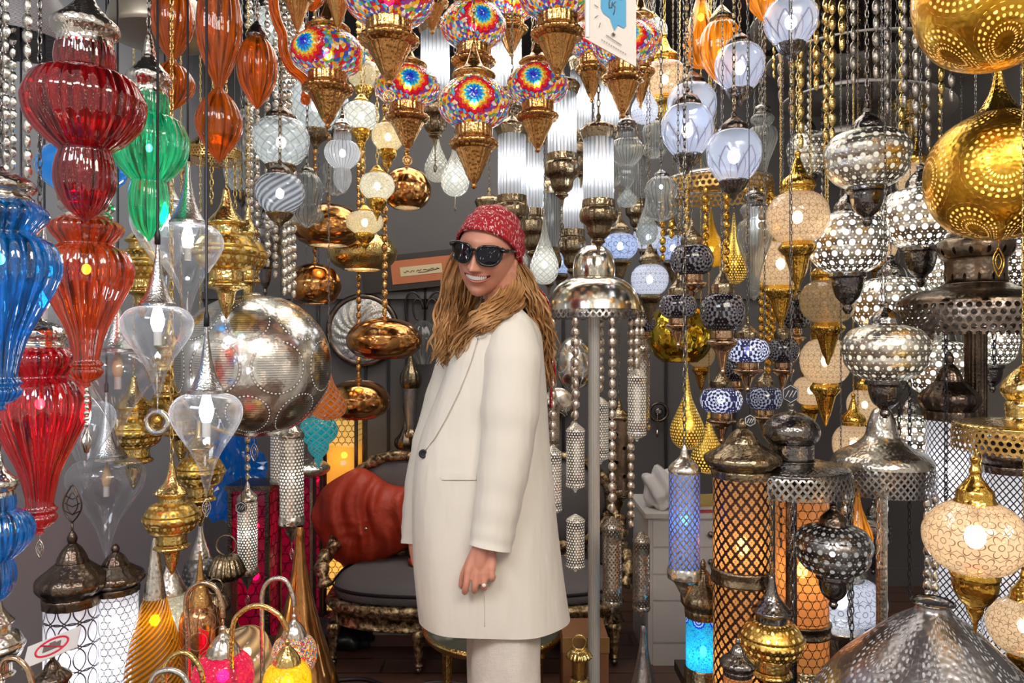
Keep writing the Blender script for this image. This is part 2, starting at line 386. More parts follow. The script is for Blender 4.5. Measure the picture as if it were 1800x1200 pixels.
pierced_mat('copper_pierced', (.86, .47, .2), (.5, .21, .08), (1, .8, .6), .8, 'hatch', 1, rough=.15)
pierced_mat('crown_pierced', (.36, .28, .2), (.12, .09, .07), (.02, .02, .02), 0, 'dots', 1, size=.14, t=.3)

# ---------------------------------------------------------------- mesh builder
class B:
    """collects pieces of ONE part"""
    def __init__(s): s.V = []; s.Q = []; s.U = []; s.n = 0
    def grid(s, V, nu, nv, UV=None, closed_u=False, flip=False):
        """V: (nv*nu) points, rows of nu"""
        i = np.arange(nv-1)[:, None]*nu; j = np.arange(nu-1 if not closed_u else nu)[None, :]
        j2 = (j+1) % nu
        q = np.stack([i+j, i+j2, i+nu+j2, i+nu+j], -1).reshape(-1, 4)
        if flip: q = q[:, ::-1]
        s.Q.append(q+s.n); s.V.append(np.asarray(V, float)); s.n += len(V)
        if UV is None: s.U.append(np.zeros((len(q)*4, 2)))
        else: s.U.append(np.asarray(UV)[q.reshape(-1)] if not flip else np.asarray(UV)[q.reshape(-1)])
        return s
    def raw(s, V, Q):
        s.V.append(np.asarray(V, float)); q = np.asarray(Q, int).reshape(-1, 4); s.Q.append(q+s.n); s.n += len(V); s.U.append(np.zeros((len(q)*4, 2)))
        return s
    def box(s, lo, hi, bev=0.0):
        x0, y0, z0 = lo; x1, y1, z1 = hi
        V = [(x0, y0, z0), (x1, y0, z0), (x1, y1, z0), (x0, y1, z0), (x0, y0, z1), (x1, y0, z1), (x1, y1, z1), (x0, y1, z1)]
        Q = [(0, 3, 2, 1), (4, 5, 6, 7), (0, 1, 5, 4), (1, 2, 6, 5), (2, 3, 7, 6), (3, 0, 4, 7)]
        V = np.array(V, float); n0 = s.n
        s.V.append(V); s.Q.append(np.array(Q)+n0); s.n += 8
        uv = []
        for q in Q:
            pts = V[list(q)]; nrm = np.abs(np.cross(pts[1]-pts[0], pts[2]-pts[0])); a = int(np.argmax(nrm))
            for p in pts: uv.append({0: (p[1], p[2]), 1: (p[0], p[2]), 2: (p[0], p[1])}[a])
        s.U.append(np.array(uv)); return s
    def lathe(s, prof, seg=36, N=6, flute=None, twist=0.0, sub=4, c=(0, 0, 0), smooth=True, uvk=None, vref=None):
        pr = np.array(spline(prof, sub, .0005) if smooth else prof, float)
        r, z = pr[:, 0], pr[:, 1]
        if flute: seg = max(seg, flute[0]*4)
        th = np.linspace(0, 2*PI, seg+1)+PI/2      # seam at the back
        R = r[:, None]*np.ones_like(th)[None, :]
        zz = np.linspace(0, 1, len(r))
        if flute:
            n, a = flute[0], flute[1]
            R = R*(1+a*np.cos(n*(th[None, :]+twist*zz[:, None])))
        X = R*np.cos(th); Y = R*np.sin(th); Z = z[:, None]*np.ones_like(th)[None, :]
        V = np.stack([X, Y, Z], -1).reshape(-1, 3)+np.array(c)
        L = np.concatenate([[0], np.cumsum(np.hypot(np.diff(r), np.diff(z)))])
        im = int(np.argmax(r)) if vref is None else int(np.argmin(np.abs(z-vref)))
        cell = uvk if uvk else 2*PI*max(r.max(), 1e-4)/N
        u = np.linspace(0, N, seg+1)[None, :]*np.ones(len(r))[:, None]
        v = ((L-L[im])/cell)[:, None]*np.ones(seg+1)[None, :]
        s.grid(V, seg+1, len(r), np.stack([u, v], -1).reshape(-1, 2), flip=bool(z[-1] > z[0]))
        return s
    def tube(s, pts, rad, sides=8, N=4, closed=False, cap=True, flat=None):
        pts = np.array([list(p) for p in pts], float); n = len(pts)
        rad = np.full(n, rad, float) if np.isscalar(rad) else np.array(rad, float)
        T = np.gradient(pts, axis=0) if not closed else np.roll(pts, -1, 0)-np.roll(pts, 1, 0)
        T /= np.linalg.norm(T, axis=1)[:, None]+1e-9
        ref = np.array([0, 0, 1.0]) if abs(T[0][2]) < .9 else np.array([1.0, 0, 0])
        a = np.cross(T[0], ref); a /= np.linalg.norm(a); A = []
        for t in T:
            a = a-t*np.dot(a, t); a /= np.linalg.norm(a)+1e-9; A.append(a)
        A = np.array(A); Bn = np.cross(T, A)
        th = np.linspace(0, 2*PI, sides+1)
        fa, fb = (1, 1) if flat is None else flat
        V = pts[:, None, :]+rad[:, None, None]*(fa*np.cos(th)[None, :, None]*A[:, None, :]+fb*np.sin(th)[None, :, None]*Bn[:, None, :])
        if closed: V = np.concatenate([V, V[:1]])
        elif cap:
            e0 = np.repeat(pts[:1][None], sides+1, 1); e1 = np.repeat(pts[-1:][None], sides+1, 1)
            V = np.concatenate([e0, V, e1])
        nv = len(V); L = np.linspace(0, nv/4, nv)
        UV = np.stack([np.tile(np.linspace(0, N, sides+1), nv), np.repeat(L, sides+1)], -1)
        s.grid(V.reshape(-1, 3), sides+1, nv, UV, flip=True); return s
    def sphere(s, c, r, nu=12, nv=8):
        r = (r, r, r) if np.isscalar(r) else r
        ph = np.linspace(0, PI, nv+1); th = np.linspace(0, 2*PI, nu+1)
        V = np.stack([np.outer(np.sin(ph), np.cos(th))*r[0], np.outer(np.sin(ph), np.sin(th))*r[1], np.outer(np.cos(ph), np.ones(nu+1))*r[2]], -1).reshape(-1, 3)+np.array(list(c))
        u, v = np.meshgrid(np.linspace(0, 6, nu+1), np.linspace(-1, 1, nv+1))
        s.grid(V, nu+1, nv+1, np.stack([u, v], -1).reshape(-1, 2), flip=True); return s
    def chain(s, x, y, z0, z1, w=.006, link=.016, wire=.0016):
        n = max(1, int(abs(z1-z0)/(link*.78)))
        th = np.linspace(0, 2*PI, 9)[:-1]; ph = np.linspace(0, 2*PI, 5)[:-1]
        base = []
        for t in th:
            for p in ph:
                base.append(((w*.5+wire*math.cos(p))*math.cos(t), wire*math.sin(p), (link*.5+wire*math.cos(p))*math.sin(t)))
        base = np.array(base)
        q = np.array([(i*4+j, i*4+(j+1) % 4, ((i+1) % 8)*4+(j+1) % 4, ((i+1) % 8)*4+j) for i in range(8) for j in range(4)])
        for k in range(n):
            zc = z0+(z1-z0)*(k+.5)/n; b = base if k % 2 else base[:, [1, 0, 2]]
            s.raw(b+np.array((x, y, zc)), q)
        return s
    def beads(s, x, y, z0, z1, r=.0115, ln=.031, flat=.6):
        n = max(1, int(abs(z1-z0)/ln)); st = (z1-z0)/n
        for k in range(n):
            zc = z0+st*(k+.5); rr = r*(1 if k % 3 else .75)
            s.sphere((x, y, zc), (rr, rr*flat, abs(st)*.5), 7, 5)
        s.tube([(x, y, z0), (x, y, z1)], .0012, 4); return s
    def build(s, name, mat, parent=None, smooth=True):
        me = bpy.data.meshes.new(name)
        V = np.concatenate(s.V); Q = np.concatenate(s.Q); U = np.concatenate(s.U)
        me.vertices.add(len(V)); me.vertices.foreach_set('co', V.astype(np.float32).ravel())
        me.loops.add(Q.size); me.loops.foreach_set('vertex_index', Q.astype(np.int32).ravel())
        me.polygons.add(len(Q)); me.polygons.foreach_set('loop_start', np.arange(0, Q.size, 4, dtype=np.int32))
        try: me.polygons.foreach_set('loop_total', np.full(len(Q), 4, dtype=np.int32))
        except Exception: pass
        me.update(calc_edges=True)
        uvl = me.uv_layers.new(name='UVMap'); uvl.data.foreach_set('uv', U.astype(np.float32).ravel())
        me.polygons.foreach_set('use_smooth', np.full(len(Q), bool(smooth)))
        me.validate()
        me.materials.append(M(mat) if isinstance(mat, str) else mat)
        o = bpy.data.objects.new(name, me); COL.objects.link(o)
        if parent is not None: o.parent = parent
        return o

def spline(pts, sub=4, lo=-1e9):
    """Catmull-Rom through points; a doubled point is a corner"""
    runs = [[pts[0]]]
    for p in pts[1:]:
        if p == runs[-1][-1]: runs.append([p])
        else: runs[-1].append(p)
    out = []
    for run in runs:
        n = len(run)
        for i in range(n-1):
            p0 = run[max(i-1, 0)]; p1 = run[i]; p2 = run[i+1]; p3 = run[min(i+2, n-1)]
            for k in range(sub):
                t = k/sub
                out.append(tuple(max(lo, .5*((2*b)+(-a+c)*t+(2*a-5*b+4*c-d)*t*t+(-a+3*b-3*c+d)*t**3)) if ax == 0 and lo > -1 else
                           .5*((2*b)+(-a+c)*t+(2*a-5*b+4*c-d)*t*t+(-a+3*b-3*c+d)*t**3) for ax, (a, b, c, d) in enumerate(zip(p0, p1, p2, p3))))
        out.append(run[-1])
    return out

def empty(name, loc, label=None, cat=None, group=None, rz=0):
    o = bpy.data.objects.new(name, None); COL.objects.link(o); o.location = loc; o.rotation_euler = (0, 0, rz)
    o.empty_display_size = .05
    if label: o['label'] = label
    if cat: o['category'] = cat
    if group: o['group'] = group
    return o
def tag(o, label, cat, group=None):
    o['label'] = label; o['category'] = cat
    if group: o['group'] = group
    return o
def struct(name, b, m):
    o = b.build(name, m, smooth=False); o['kind'] = 'structure'; return o
# ---------------------------------------------------------------- lamp kinds
# each part: (name, material, profile[(radius, fraction from the top)], options); radius 1 = half the lamp's width
CAP_E = [(.02, 0), (.06, .02), (.09, .06), (.14, .1), (.26, .17), (.5, .21), (.57, .225), (.6, .235), (.56, .25), (.5, .26), (.5, .285)]
GL_E = [(.48, .27), (.72, .3), (.93, .37), (1, .425), (.93, .49), (.72, .55), (.48, .585)]
BASE_E = [(.47, .57), (.5, .575), (.5, .66), (.5, .66), (.64, .68), (.67, .70), (.62, .72), (.5, .735), (.5, .735), (.42, .78), (.28, .86), (.16, .93), (.06, .97), (.09, .985), (.03, 1)]
KIND = {
 'mosaic': [('cap', 'copper_brass', CAP_E, {}), ('glass_globe', 'mosaic_multi', GL_E, {'N': 3, 'seg': 40}), ('base_cup', 'copper_brass', BASE_E, {'flute': (22, .025)})],
 'mosaiclow': [('cap', 'bronze', [(.02, 0), (.08, .04), (.1, .1), (.35, .18), (.5, .22), (.5, .22), (.52, .25), (.48, .3)], {'flute': (14, .02)}), ('glass_globe', 'mosaic_dark', [(.5, .29), (.82, .33), (1, .45), (.82, .57), (.5, .61)], {'N': 4}),
               ('base_cup', 'rose_brass', [(.5, .6), (.5, .68), (.5, .68), (.68, .7), (.64, .73), (.36, .78), (.22, .86), (.12, .93), (.14, .96), (.03, 1)], {})],
 'ottoman': [('cap', 'silver_dark', [(.03, 0), (.1, .02), (.09, .05), (.22, .09), (.34, .14), (.38, .19), (.44, .21)], {'flute': (12, .02)}),
             ('pierced_body', 'pierced_silver', [(.42, .2), (.78, .24), (.95, .31), (.95, .31), (1, .35), (1.02, .39), (1, .43), (.95, .47), (.95, .47), (.93, .54), (.75, .62), (.48, .67)], {'N': 7, 'seg': 44}),
             ('base_cup', 'silver_dark', [(.44, .66), (.46, .68), (.46, .71), (.4, .72), (.38, .78), (.3, .86), (.16, .91), (.1, .93), (.13, .96), (.05, 1)], {'engrave': 1})],
 'henna': [('cap', 'gold', [(.02, 0), (.11, .02), (.08, .05), (.16, .1), (.28, .17), (.48, .21), (.55, .235), (.57, .26), (.5, .28), (.5, .31)], {'flute': (20, .02)}),
           ('glass_globe', 'henna_white', [(.48, .3), (.75, .335), (.95, .4), (1, .47), (.94, .55), (.72, .62), (.48, .65)], {'N': 6, 'seg': 40}),
           ('base_cup', 'gold', [(.47, .64), (.5, .66), (.58, .68), (.6, .7), (.52, .725), (.4, .75), (.4, .75), (.3, .82), (.2, .9), (.1, .95), (.07, .98), (.02, 1)], {'flute': (20, .02)})],
 'hennabig': [('cap', 'gold', [(.03, 0), (.1, .02), (.07, .05), (.12, .09), (.1, .11), (.22, .16), (.34, .2), (.36, .24), (.42, .27)], {'flute': (12, .02)}),
           ('glass_globe', 'henna_white', [(.42, .26), (.72, .31), (.93, .38), (1, .45), (.93, .54), (.7, .62), (.45, .655)], {'N': 6, 'seg': 44}),
           ('base_cup', 'gold', [(.45, .645), (.47, .68), (.44, .7), (.42, .76), (.3, .82), (.18, .85), (.16, .88), (.07, .93), (.04, .97), (.02, 1)], {})],
 'tube': [('cap', 'bronze', [(.05, 0), (.14, .03), (.12, .05), (.5, .08), (.85, .1), (1, .13), (.92, .16), (.84, .19)], {'flute': (14, .03)}),
          ('glass_tube', 'glass_ribbed', [(.8, .185), (.8, .3), (.8, .5), (.8, .625)], {'flute': (22, .035), 'N': 6}),
          ('base_cup', 'bronze', [(.86, .615), (.88, .67), (.88, .67), (1, .7), (1, .745), (.9, .77), (.9, .77), (.66, .8), (.6, .85), (.42, .88), (.3, .89), (.36, .91), (.16, .93), (.09, .96), (.04, 1)], {'flute': (16, .03)})],
 'globe': [('cap', 'bronze_dark', [(.04, 0), (.1, .03), (.1, .06), (.3, .11), (.5, .17), (.53, .22), (.48, .23)], {'flute': (12, .03)}),
           ('glass_globe', 'globe_leaf', [(.45, .215), (.75, .26), (.96, .37), (1, .47), (.93, .6), (.7, .72), (.45, .79)], {'N': 7, 'seg': 40}),
           ('base_cup', 'silver_dark', [(.44, .77), (.54, .785), (.5, .82), (.38, .88), (.18, .93), (.1, .97), (.03, 1)], {'flute': (14, .04)})],
 'teardrop': [('cone_cap', 'brushed_cone', [(.03, 0), (.06, .04), (.1, .12), (.19, .23), (.33, .32), (.46, .37), (.52, .385), (.52, .385), (.53, .405)], {}),
              ('glass_drop', 'glass_clear', [(.5, .4), (.82, .43), (1, .49), (.97, .56), (.78, .64), (.46, .74), (.25, .83), (.13, .92), (.07, .97), (.02, 1)], {'seg': 48})],
 'twolobe': [('cap', 'chrome_cap', [(.05, 0), (.1, .03), (.14, .07), (.2, .12), (.4, .17), (.55, .2), (.57, .23), (.5, .25), (.46, .27), (.48, .3)], {}),
             ('glass_body', 'glass_red', [(.47, .29), (.5, .34), (.48, .39), (.48, .39), (.8, .42), (.98, .49), (1, .53), (.92, .6), (.66, .67), (.42, .71), (.42, .71), (.5, .78), (.49, .86), (.32, .94), (.1, .98), (.02, 1)], {'flute': (26, .022), 'N': 8})],
 'vase': [('cap', 'chrome_cap', [(.05, 0), (.12, .02), (.3, .03), (.55, .06), (.6, .09), (.5, .115), (.56, .13), (.54, .15)], {}),
          ('glass_body', 'glass_orange', [(.54, .14), (.76, .175), (.78, .21), (.6, .26), (.58, .28), (.85, .31), (1, .38), (.97, .46), (.72, .58), (.45, .7), (.32, .8), (.28, .86), (.36, .885), (.3, .9), (.36, .92), (.26, .955), (.1, .975), (.08, .985), (.1, .993), (.03, 1)], {'flute': (24, .03), 'N': 8})],
 'amber': [('cap', 'bronze', [(.1, 0), (.4, .03), (.45, .07)], {}),
           ('glass_body', 'glass_amber', [(.4, .06), (.8, .14), (1, .28), (.95, .4), (.6, .52), (.25, .6), (.22, .63), (.7, .69), (1.05, .78), (.95, .86), (.5, .94), (.15, .985), (.03, 1)], {'flute': (20, .03)})],
 'amber1': [('cap', 'silver_dark', [(.1, 0), (.3, .06), (.55, .16), (.5, .2)], {}),
           ('glass_body', 'glass_amber', [(.45, .19), (.85, .32), (1, .5), (.85, .72), (.4, .9), (.12, .98), (.03, 1)], {'flute': (20, .03)})],
 'saucer': [('shade', 'copper', [(.04, 0), (.12, .015), (.12, .04), (.4, .07), (.75, .2), (.96, .42), (1, .56), (.95, .74), (.78, .9), (.56, .99), (.56, .99), (.55, 1)], {'seg': 56, 'N': 5}),
            ('diffuser', 'glass_crackle', [(.55, .985), (.3, .985), (.003, .985)], {})],
 'crackle': [('cap', 'gold', [(.06, 0), (.2, .03), (.32, .08), (.45, .12), (.42, .15)], {}),
             ('glass_globe', 'glass_crackle', [(.4, .14), (.8, .2), (1, .33), (.93, .48), (.5, .62)], {'N': 6}),
             ('base_cup', 'gold', [(.5, .6), (.55, .63), (.52, .7), (.35, .78), (.2, .83), (.24, .86), (.1, .93), (.04, 1)], {})],
 'drop': [('glass_drop', 'glass_gold', [(.05, 0), (.1, .1), (.16, .2), (.3, .34), (.6, .5), (.92, .66), (1, .77), (.85, .9), (.45, .98), (.05, 1)], {'N': 6, 'seg': 36})],
 'goldtier': [('cap', 'gold_light', [(.04, 0), (.1, .02), (.14, .08), (.24, .16), (.5, .24), (.62, .27), (.55, .29), (.48, .3), (.48, .36)], {}),
              ('body', 'pierced_gold', [(.48, .35), (.75, .38), (.96, .46), (.96, .46), (1.02, .49), (.96, .52), (.96, .52), (.8, .6), (.5, .64)], {'N': 7, 'seg': 40}),
              ('base_cup', 'gold_light', [(.5, .63), (.52, .72), (.52, .72), (.62, .74), (.6, .76), (.3, .79), (.22, .88), (.1, .96), (.03, 1)], {'flute': (16, .02)})],
 'sphere': [('top_collar', 'silver', [(.04, 0), (.1, .01), (.16, .03)], {}),
            ('pierced_globe', 'engraved_silver', [(.14, .02), (.4, .045), (.72, .15), (.93, .31), (1, .5), (.93, .69), (.72, .85), (.4, .955), (.14, .985), (.02, 1)], {'N': 8, 'seg': 72})],
 'goldsphere': [('cap', 'gold', [(.05, 0), (.07, .06), (.12, .14), (.26, .24), (.42, .29)], {'flute': (16, .02)}),
            ('pierced_globe', 'pierced_gold_globe', [(.4, .28), (.7, .35), (.92, .47), (1, .62), (.93, .78), (.7, .91), (.35, .98), (.03, 1)], {'N': 5, 'seg': 64})],
 'cyl': [('cap', 'silver', [(.05, 0), (.18, .03), (.3, .08), (.8, .13), (.95, .16), (.9, .18)], {}),
         ('pierced_tube', 'tube_pierced', [(.9, .175), (.9, .5), (.9, .78)], {'N': 4}),
         ('base_cup', 'silver', [(.92, .77), (1, .8), (.98, .84), (.98, .84), (.6, .87), (.35, .92), (.12, .96), (.03, 1)], {})],
 'column': [('cap', 'bronze_dark', [(.03, 0), (.09, .02), (.07, .06), (.2, .12), (.38, .18), (.5, .23), (1, .3), (1.1, .35), (.95, .4), (.9, .42)], {'flute': (16, .03)})],
 'lily': [('cap', 'silver_dark', [(.05, 0), (.15, .05), (.45, .12), (.5, .17)], {}),
          ('glass_shade', 'glass_ribbed_dim', [(.45, .16), (.85, .28), (1, .42), (.82, .58), (.8, .7), (.95, .84), (.6, .93), (.1, 1)], {'flute': (12, .05), 'N': 6})],
}
CHAINMAT = {'sbeads': 'bead_grey', 'chain': 'silver_dark', 'gchain': 'gold_light', 'bchain': 'bronze', 'beads': 'silver', 'gbeads': 'gold_light', 'cbeads': 'copper_brass', 'cord': 'cord_black'}
TOPY = -30
def hang(root, x, y, z0, style, name=None):
    if isinstance(style, tuple):       # (style, row): hooked to something at that row
        style, row = style; b = B(); zt = P(0, row, root.location.y).z-root.location.z
        b.chain(x, y, z0, zt, .009, .024, .0018); return b.build('chain', CHAINMAT[style], root)
    """chain, bead strand or cord from local height z0 up to the ceiling"""
    base = root.location; top = CEIL-base.z
    ztop = max(z0+.02, min(top-.02, H+(600-TOPY)/F*base.y-base.z)) if base.y else top
    b = B(); mat = CHAINMAT[style]
    if style == 'cord': b.tube([(x, y, z0), (x, y, z0+.02), (x, y, z0+.03), (x, y, top)], [.006, .006, .0028, .0028], 6)
    else:
        fine = base.y > 1.9 and z0+base.z < H+(600-300)/F*base.y
        if 'beads' in style: b.beads(x, y, z0, ztop, *((.0125, .046, .6) if name == 'beads' and style != 'beads' else ()))
        elif fine: b.chain(x, y, z0, ztop, .0055, .017, .0011)
        else: b.chain(x, y, z0, ztop, .009, .024, .0018)
        b.tube([(x, y, ztop), (x, y, top)], .002, 5)
    return b.build(name or {'cord': 'cord', 'beads': 'bead_chain', 'gbeads': 'bead_chain', 'cbeads': 'bead_chain'}.get(style, 'chain'), mat, root)
def fin_part(root, kind, w, z, mat):
    b = B(); s = w
    if kind == 'disc':
        b.tube([(0, 0, z), (0, 0, z-s*.25)], s*.03, 5)
        c = z-s*.6
        for rr, wr in ((.34, .045), (.14, .05)):
            b.tube([(s*rr*math.cos(a), 0, c+s*rr*math.sin(a)) for a in np.linspace(0, 2*PI, 25)[:-1]], s*wr, 5, closed=True)
        for k in range(10):
            a = k*PI/5; b.tube([(s*.14*math.cos(a), 0, c+s*.14*math.sin(a)), (s*.34*math.cos(a), 0, c+s*.34*math.sin(a))], s*.025, 4)
    elif kind == 'leaf':
        b.tube([(0, 0, z), (0, 0, z-s*.5)], s*.04, 5); z1 = z-s*.5
        for sg in (-1, 1):
            for f, ww in ((1, .05), (.55, .035)):
                b.tube([(sg*s*.5*f*math.sin(t*PI)*(1-.35*t), 0, z1-s*2*(t if f == 1 else .2+t*.55)) for t in np.linspace(0, 1, 14)], s*ww, 5)
        for t in (.35, .55, .75): b.tube([(-s*.3, 0, z1-s*2*t), (0, 0, z1-s*2*(t+.08)), (s*.3, 0, z1-s*2*t)], s*.03, 4)
    elif kind == 'tassel':
        b.beads(0, 0, z-s*1.6, z, s*.13, s*.22, 1)
        for k in range(6):
            a = k*PI/3; b.tube([(0, 0, z-s*1.6), (s*.22*math.cos(a), s*.22*math.sin(a), z-s*2.1), (s*.05*math.cos(a), s*.05*math.sin(a), z-s*2.6)], s*.035, 4)
    elif kind == 'ball':
        b.sphere((0, 0, z-s*.3), s*.3, 12, 8)
    return b.build({'disc': 'filigree_disc', 'leaf': 'filigree_leaf', 'tassel': 'tassel', 'ball': 'ball_finial'}[kind], mat, root)

USED = set()
SOLID = []      # plan circles of what already hangs: (x, y, r, z0, z1)
def slices(kind, cx, y0, y1, w, d):
    bot = P(cx, y1, d); h = P(cx, y0, d).z-bot.z; R = w/2/F*d; out = []
    pts = [q for p_ in KIND[kind] for q in p_[2]]
    for k in range(8):
        rs = [r for r, z in pts if k/8-.06 <= z <= (k+1)/8+.06]
        if rs: out.append((bot.x, d, max(rs)*R*.96, bot.z+h*(7-k)/8, bot.z+h*(8-k)/8))
    out.append((bot.x, d, .013, bot.z+h, CEIL)); return out
def clash(sl):
    c = 0
    for x, y, r, a, b in sl:
        for X, Y, Rr, A_, B_ in SOLID:
            oz = min(b, B_)-max(a, A_)
            if oz > 0:
                g = r+Rr-math.hypot(x-X, y-Y)
                if g > 0: c += .25+oz*min(g, .1)*min(r, Rr)*1500
    return c
def settle(kind, cx, y0, y1, w, d):
    best = None
    for o in (0, .03, -.03, .06, -.06, .09, -.09, .13, .17, -.13, .22, .28, .35, .42, .5, .6, .7, .8, .9, 1.0, 1.15):
        dd = d+o
        if dd > 4.0 or dd < 1.2: continue
        sl = slices(kind, cx, y0, y1, w, dd); c = clash(sl)+abs(o)*.6
        if best is None or c < best[0]: best = (c, dd, sl)
        if c <= abs(o)*.6: 
            if best[0] >= c: best = (c, dd, sl)
            break
    SOLID.extend(best[2]); return best[1]
for (x_, y_, r_, z0_, z1_) in ((P(880, 0, 1.95).x-.06, 1.98, .15, 0, 1.4), (P(880, 0, 1.95).x+.04, 1.98, .14, 0, 1.5), (P(868, 0, 1.95).x, 1.96, .12, 1.35, 1.78), (-1.75, 3, .02, 0, 0)): SOLID.append((x_, y_, r_, z0_, z1_))
def ring_solid(cx, d, hw, y0, y1, crown=None):
    k = d/F; x = P(cx, 0, d).x
    SOLID.append((x, d, hw*k, P(0, y1, d).z, P(0, y0, d).z))
    if crown: SOLID.append((x, d, crown[0]*k, P(0, y0, d).z, P(0, crown[1], d).z))
    SOLID.append((x, d, .02, 0, CEIL))
ring_solid(1044, 2.3, 85, 490, 562, (37, 420)); ring_solid(1715, 2.25, 128, 500, 590, (60, 392)); ring_solid(1391, 1.95, 101, 810, 864, (47, 705)); ring_solid(1800, 1.6, 112, 738, 794, (36, 640)); ring_solid(1550, 2.15, 86, 770, 864, (30, 716)); ring_solid(1258, 2.8, 98, 296, 348); ring_solid(374, 2.45, 50, 235, 286)
for a_ in range(0, 360, 15): SOLID.append((P(1530, 0, 3.3).x+.4*math.cos(math.radians(a_)), 3.3+.4*math.sin(math.radians(a_)), .05, 1.95, CEIL))
for a_ in range(0, 360, 30): SOLID.append((P(1044, 0, 2.3).x+.145*math.cos(math.radians(a_)), 2.3+.145*math.sin(math.radians(a_)), .025, .5, 1.4))
for cx_, d_, w_, yt in ((127, 1.9, 108, 932), (203, 1.97, 90, 955), (1305, 1.9, 120, 735), (1410, 2.12, 105, 800), (1669, 2.2, 92, 618), (1772, 2.1, 95, 730), (1236, 2.1, 75, 982)):
    SOLID.append((P(cx_, 0, d_).x, d_, w_/2/F*d_, 0, P(0, yt, d_).z))
def L(kind, cx, y0, y1, w, d, label, hang_=None, mats=None, fin=None, finmat=None, finw=None, bulb=None, name='pendant_lamp', cat='lamp', group=None, bulbat=None, bw=1.0, lift=None):
    """one lamp: its axis at column cx, from row y0 (top) to y1 (bottom), w wide, standing d metres into the shop"""
    assert label not in USED or group, label
    USED.add(label)
    if hang_ and not isinstance(hang_, tuple): d = settle(kind, cx, y0, y1, w, d)
    top = P(cx, y0, d); bot = P(cx, y1, d); h = top.z-bot.z; R = w/2/F*d
    root = empty(name, (bot.x, bot.y, bot.z), label, cat, group, rz=random.uniform(-.45, .45))
    mats = mats or {}
    zr = [0, 0]
    for i, (pn, mk, prof, opt) in enumerate(KIND[kind]):
        opt = dict(opt); opt.pop('engrave', None)
        mk = mats.get(pn, mats.get(i, mk)); opt.update(mats.get('opt_'+pn, {}))
        b = B().lathe([(r*R, (1-z)*h) for r, z in prof], **opt)
        b.build(pn, mk, root)
        if pn.startswith(('glass', 'pierced', 'body', 'shade')):
            z0_, z1_ = prof[0][1], prof[-1][1]; zr = [z0_, z1_]
    if bulb:
        f = bulbat if bulbat is not None else .5*(zr[0]+zr[1]); zb = (1-f)*h
        if bulb.endswith('!'):
            bulb = bulb[:-1]; rb = .013*bw
            b = B().lathe([(.003, zb+rb*3.4), (rb*.55, zb+rb*2), (rb, zb), (rb*.8, zb-rb*1.2), (rb*.5, zb-rb*2)][::1], seg=16)
            b.build('bulb', bulb, root)
            B().lathe([(rb*.6, zb-rb*1.8), (rb*.6, zb-rb*4)], seg=12, smooth=False).build('bulb_socket', 'cord_white', root)
        else:
            rb = max(.009, min(.03, R*.17))*bw
            if kind == 'tube': rb = R*.3
            B().sphere((0, 0, zb), (rb, rb, rb*(1.9 if kind == 'tube' else 1.25)), 12, 8).build('bulb', bulb, root)
            B().tube([(0, 0, zb+rb*1.2), (0, 0, (1-zr[0])*h)], rb*.4, 8).build('bulb_socket', 'bronze_dark', root)
    if fin:
        fin_part(root, fin, finw if finw else R*.6, 0.0, finmat or KIND[kind][-1][1] if not finmat else finmat)
    if hang_: hang(root, 0, 0, h-.002, hang_)
    return root
# ================================================================ the lamps
L('sphere', 447, 514, 770, 264, 2.2, 'big silver engraved metal globe with circle medallions', 'chain', fin='leaf', finw=.028, finmat='silver', name='silver_globe_lamp')
L('goldsphere', 1742, -235, 122, 250, 1.5, 'large gold pierced globe cut by the top edge', 'gchain', bulb='bulb_yellow', bw=1.2, name='gold_globe_lamp')
L('goldsphere', 1755, 120, 422, 236, 1.62, 'gold pierced globe with circle medallions and a trumpet neck', 'gchain', bulb='bulb_yellow', bw=1.2, fin='leaf', finw=.036, finmat='gold', name='gold_globe_lamp')
# ---- coloured glass at the near left side
L('twolobe', 150, -45, 392, 193, 1.42, 'large ruby red two-lobed glass lantern with hammered chrome cap, above the orange one', 'chain', bulb=None)
L('twolobe', 262, 60, 424, 130, 1.62, 'emerald green ribbed two-lobed glass lantern beside the large red one', 'chain', mats={'glass_body': 'glass_green'}, bulb='bulb_white', bulbat=.55, bw=.5)
L('vase', 152, 335, 680, 148, 1.5, 'orange ribbed vase-shaped glass lantern hanging below the big red one', 'chain', fin='tassel', finmat='silver', bulb='bulb_warm', bulbat=.4, bw=.6)
L('vase', 0, 292, 722, 186, 1.25, 'blue ribbed vase-shaped glass lantern next to the orange one', 'chain', mats={'glass_body': 'glass_blue'}, bulb='bulb_white', bulbat=.38, bw=.5)
L('vase', 70, 556, 940, 152, 1.38, 'crimson ribbed vase-shaped glass lantern ending in a silver filigree drop', 'chain', mats={'glass_body': 'glass_crimson'}, fin='leaf', finw=.02, finmat='silver', bulb='bulb_warm', bulbat=.4, bw=.6)
L('twolobe', -4, 790, 1062, 112, 1.3, 'deep blue two-lobed glass lantern low down under the blue vase lantern', 'chain', mats={'glass_body': 'glass_blue'}, bulb='bulb_white', bulbat=.52, bw=.5)
L('crackle', 145, 228, 410, 142, 1.8, 'azure striped glass globe lamp half hidden behind the ruby red lantern', 'chain', mats={'glass_globe': 'glass_azure'}, bulb='bulb_white')
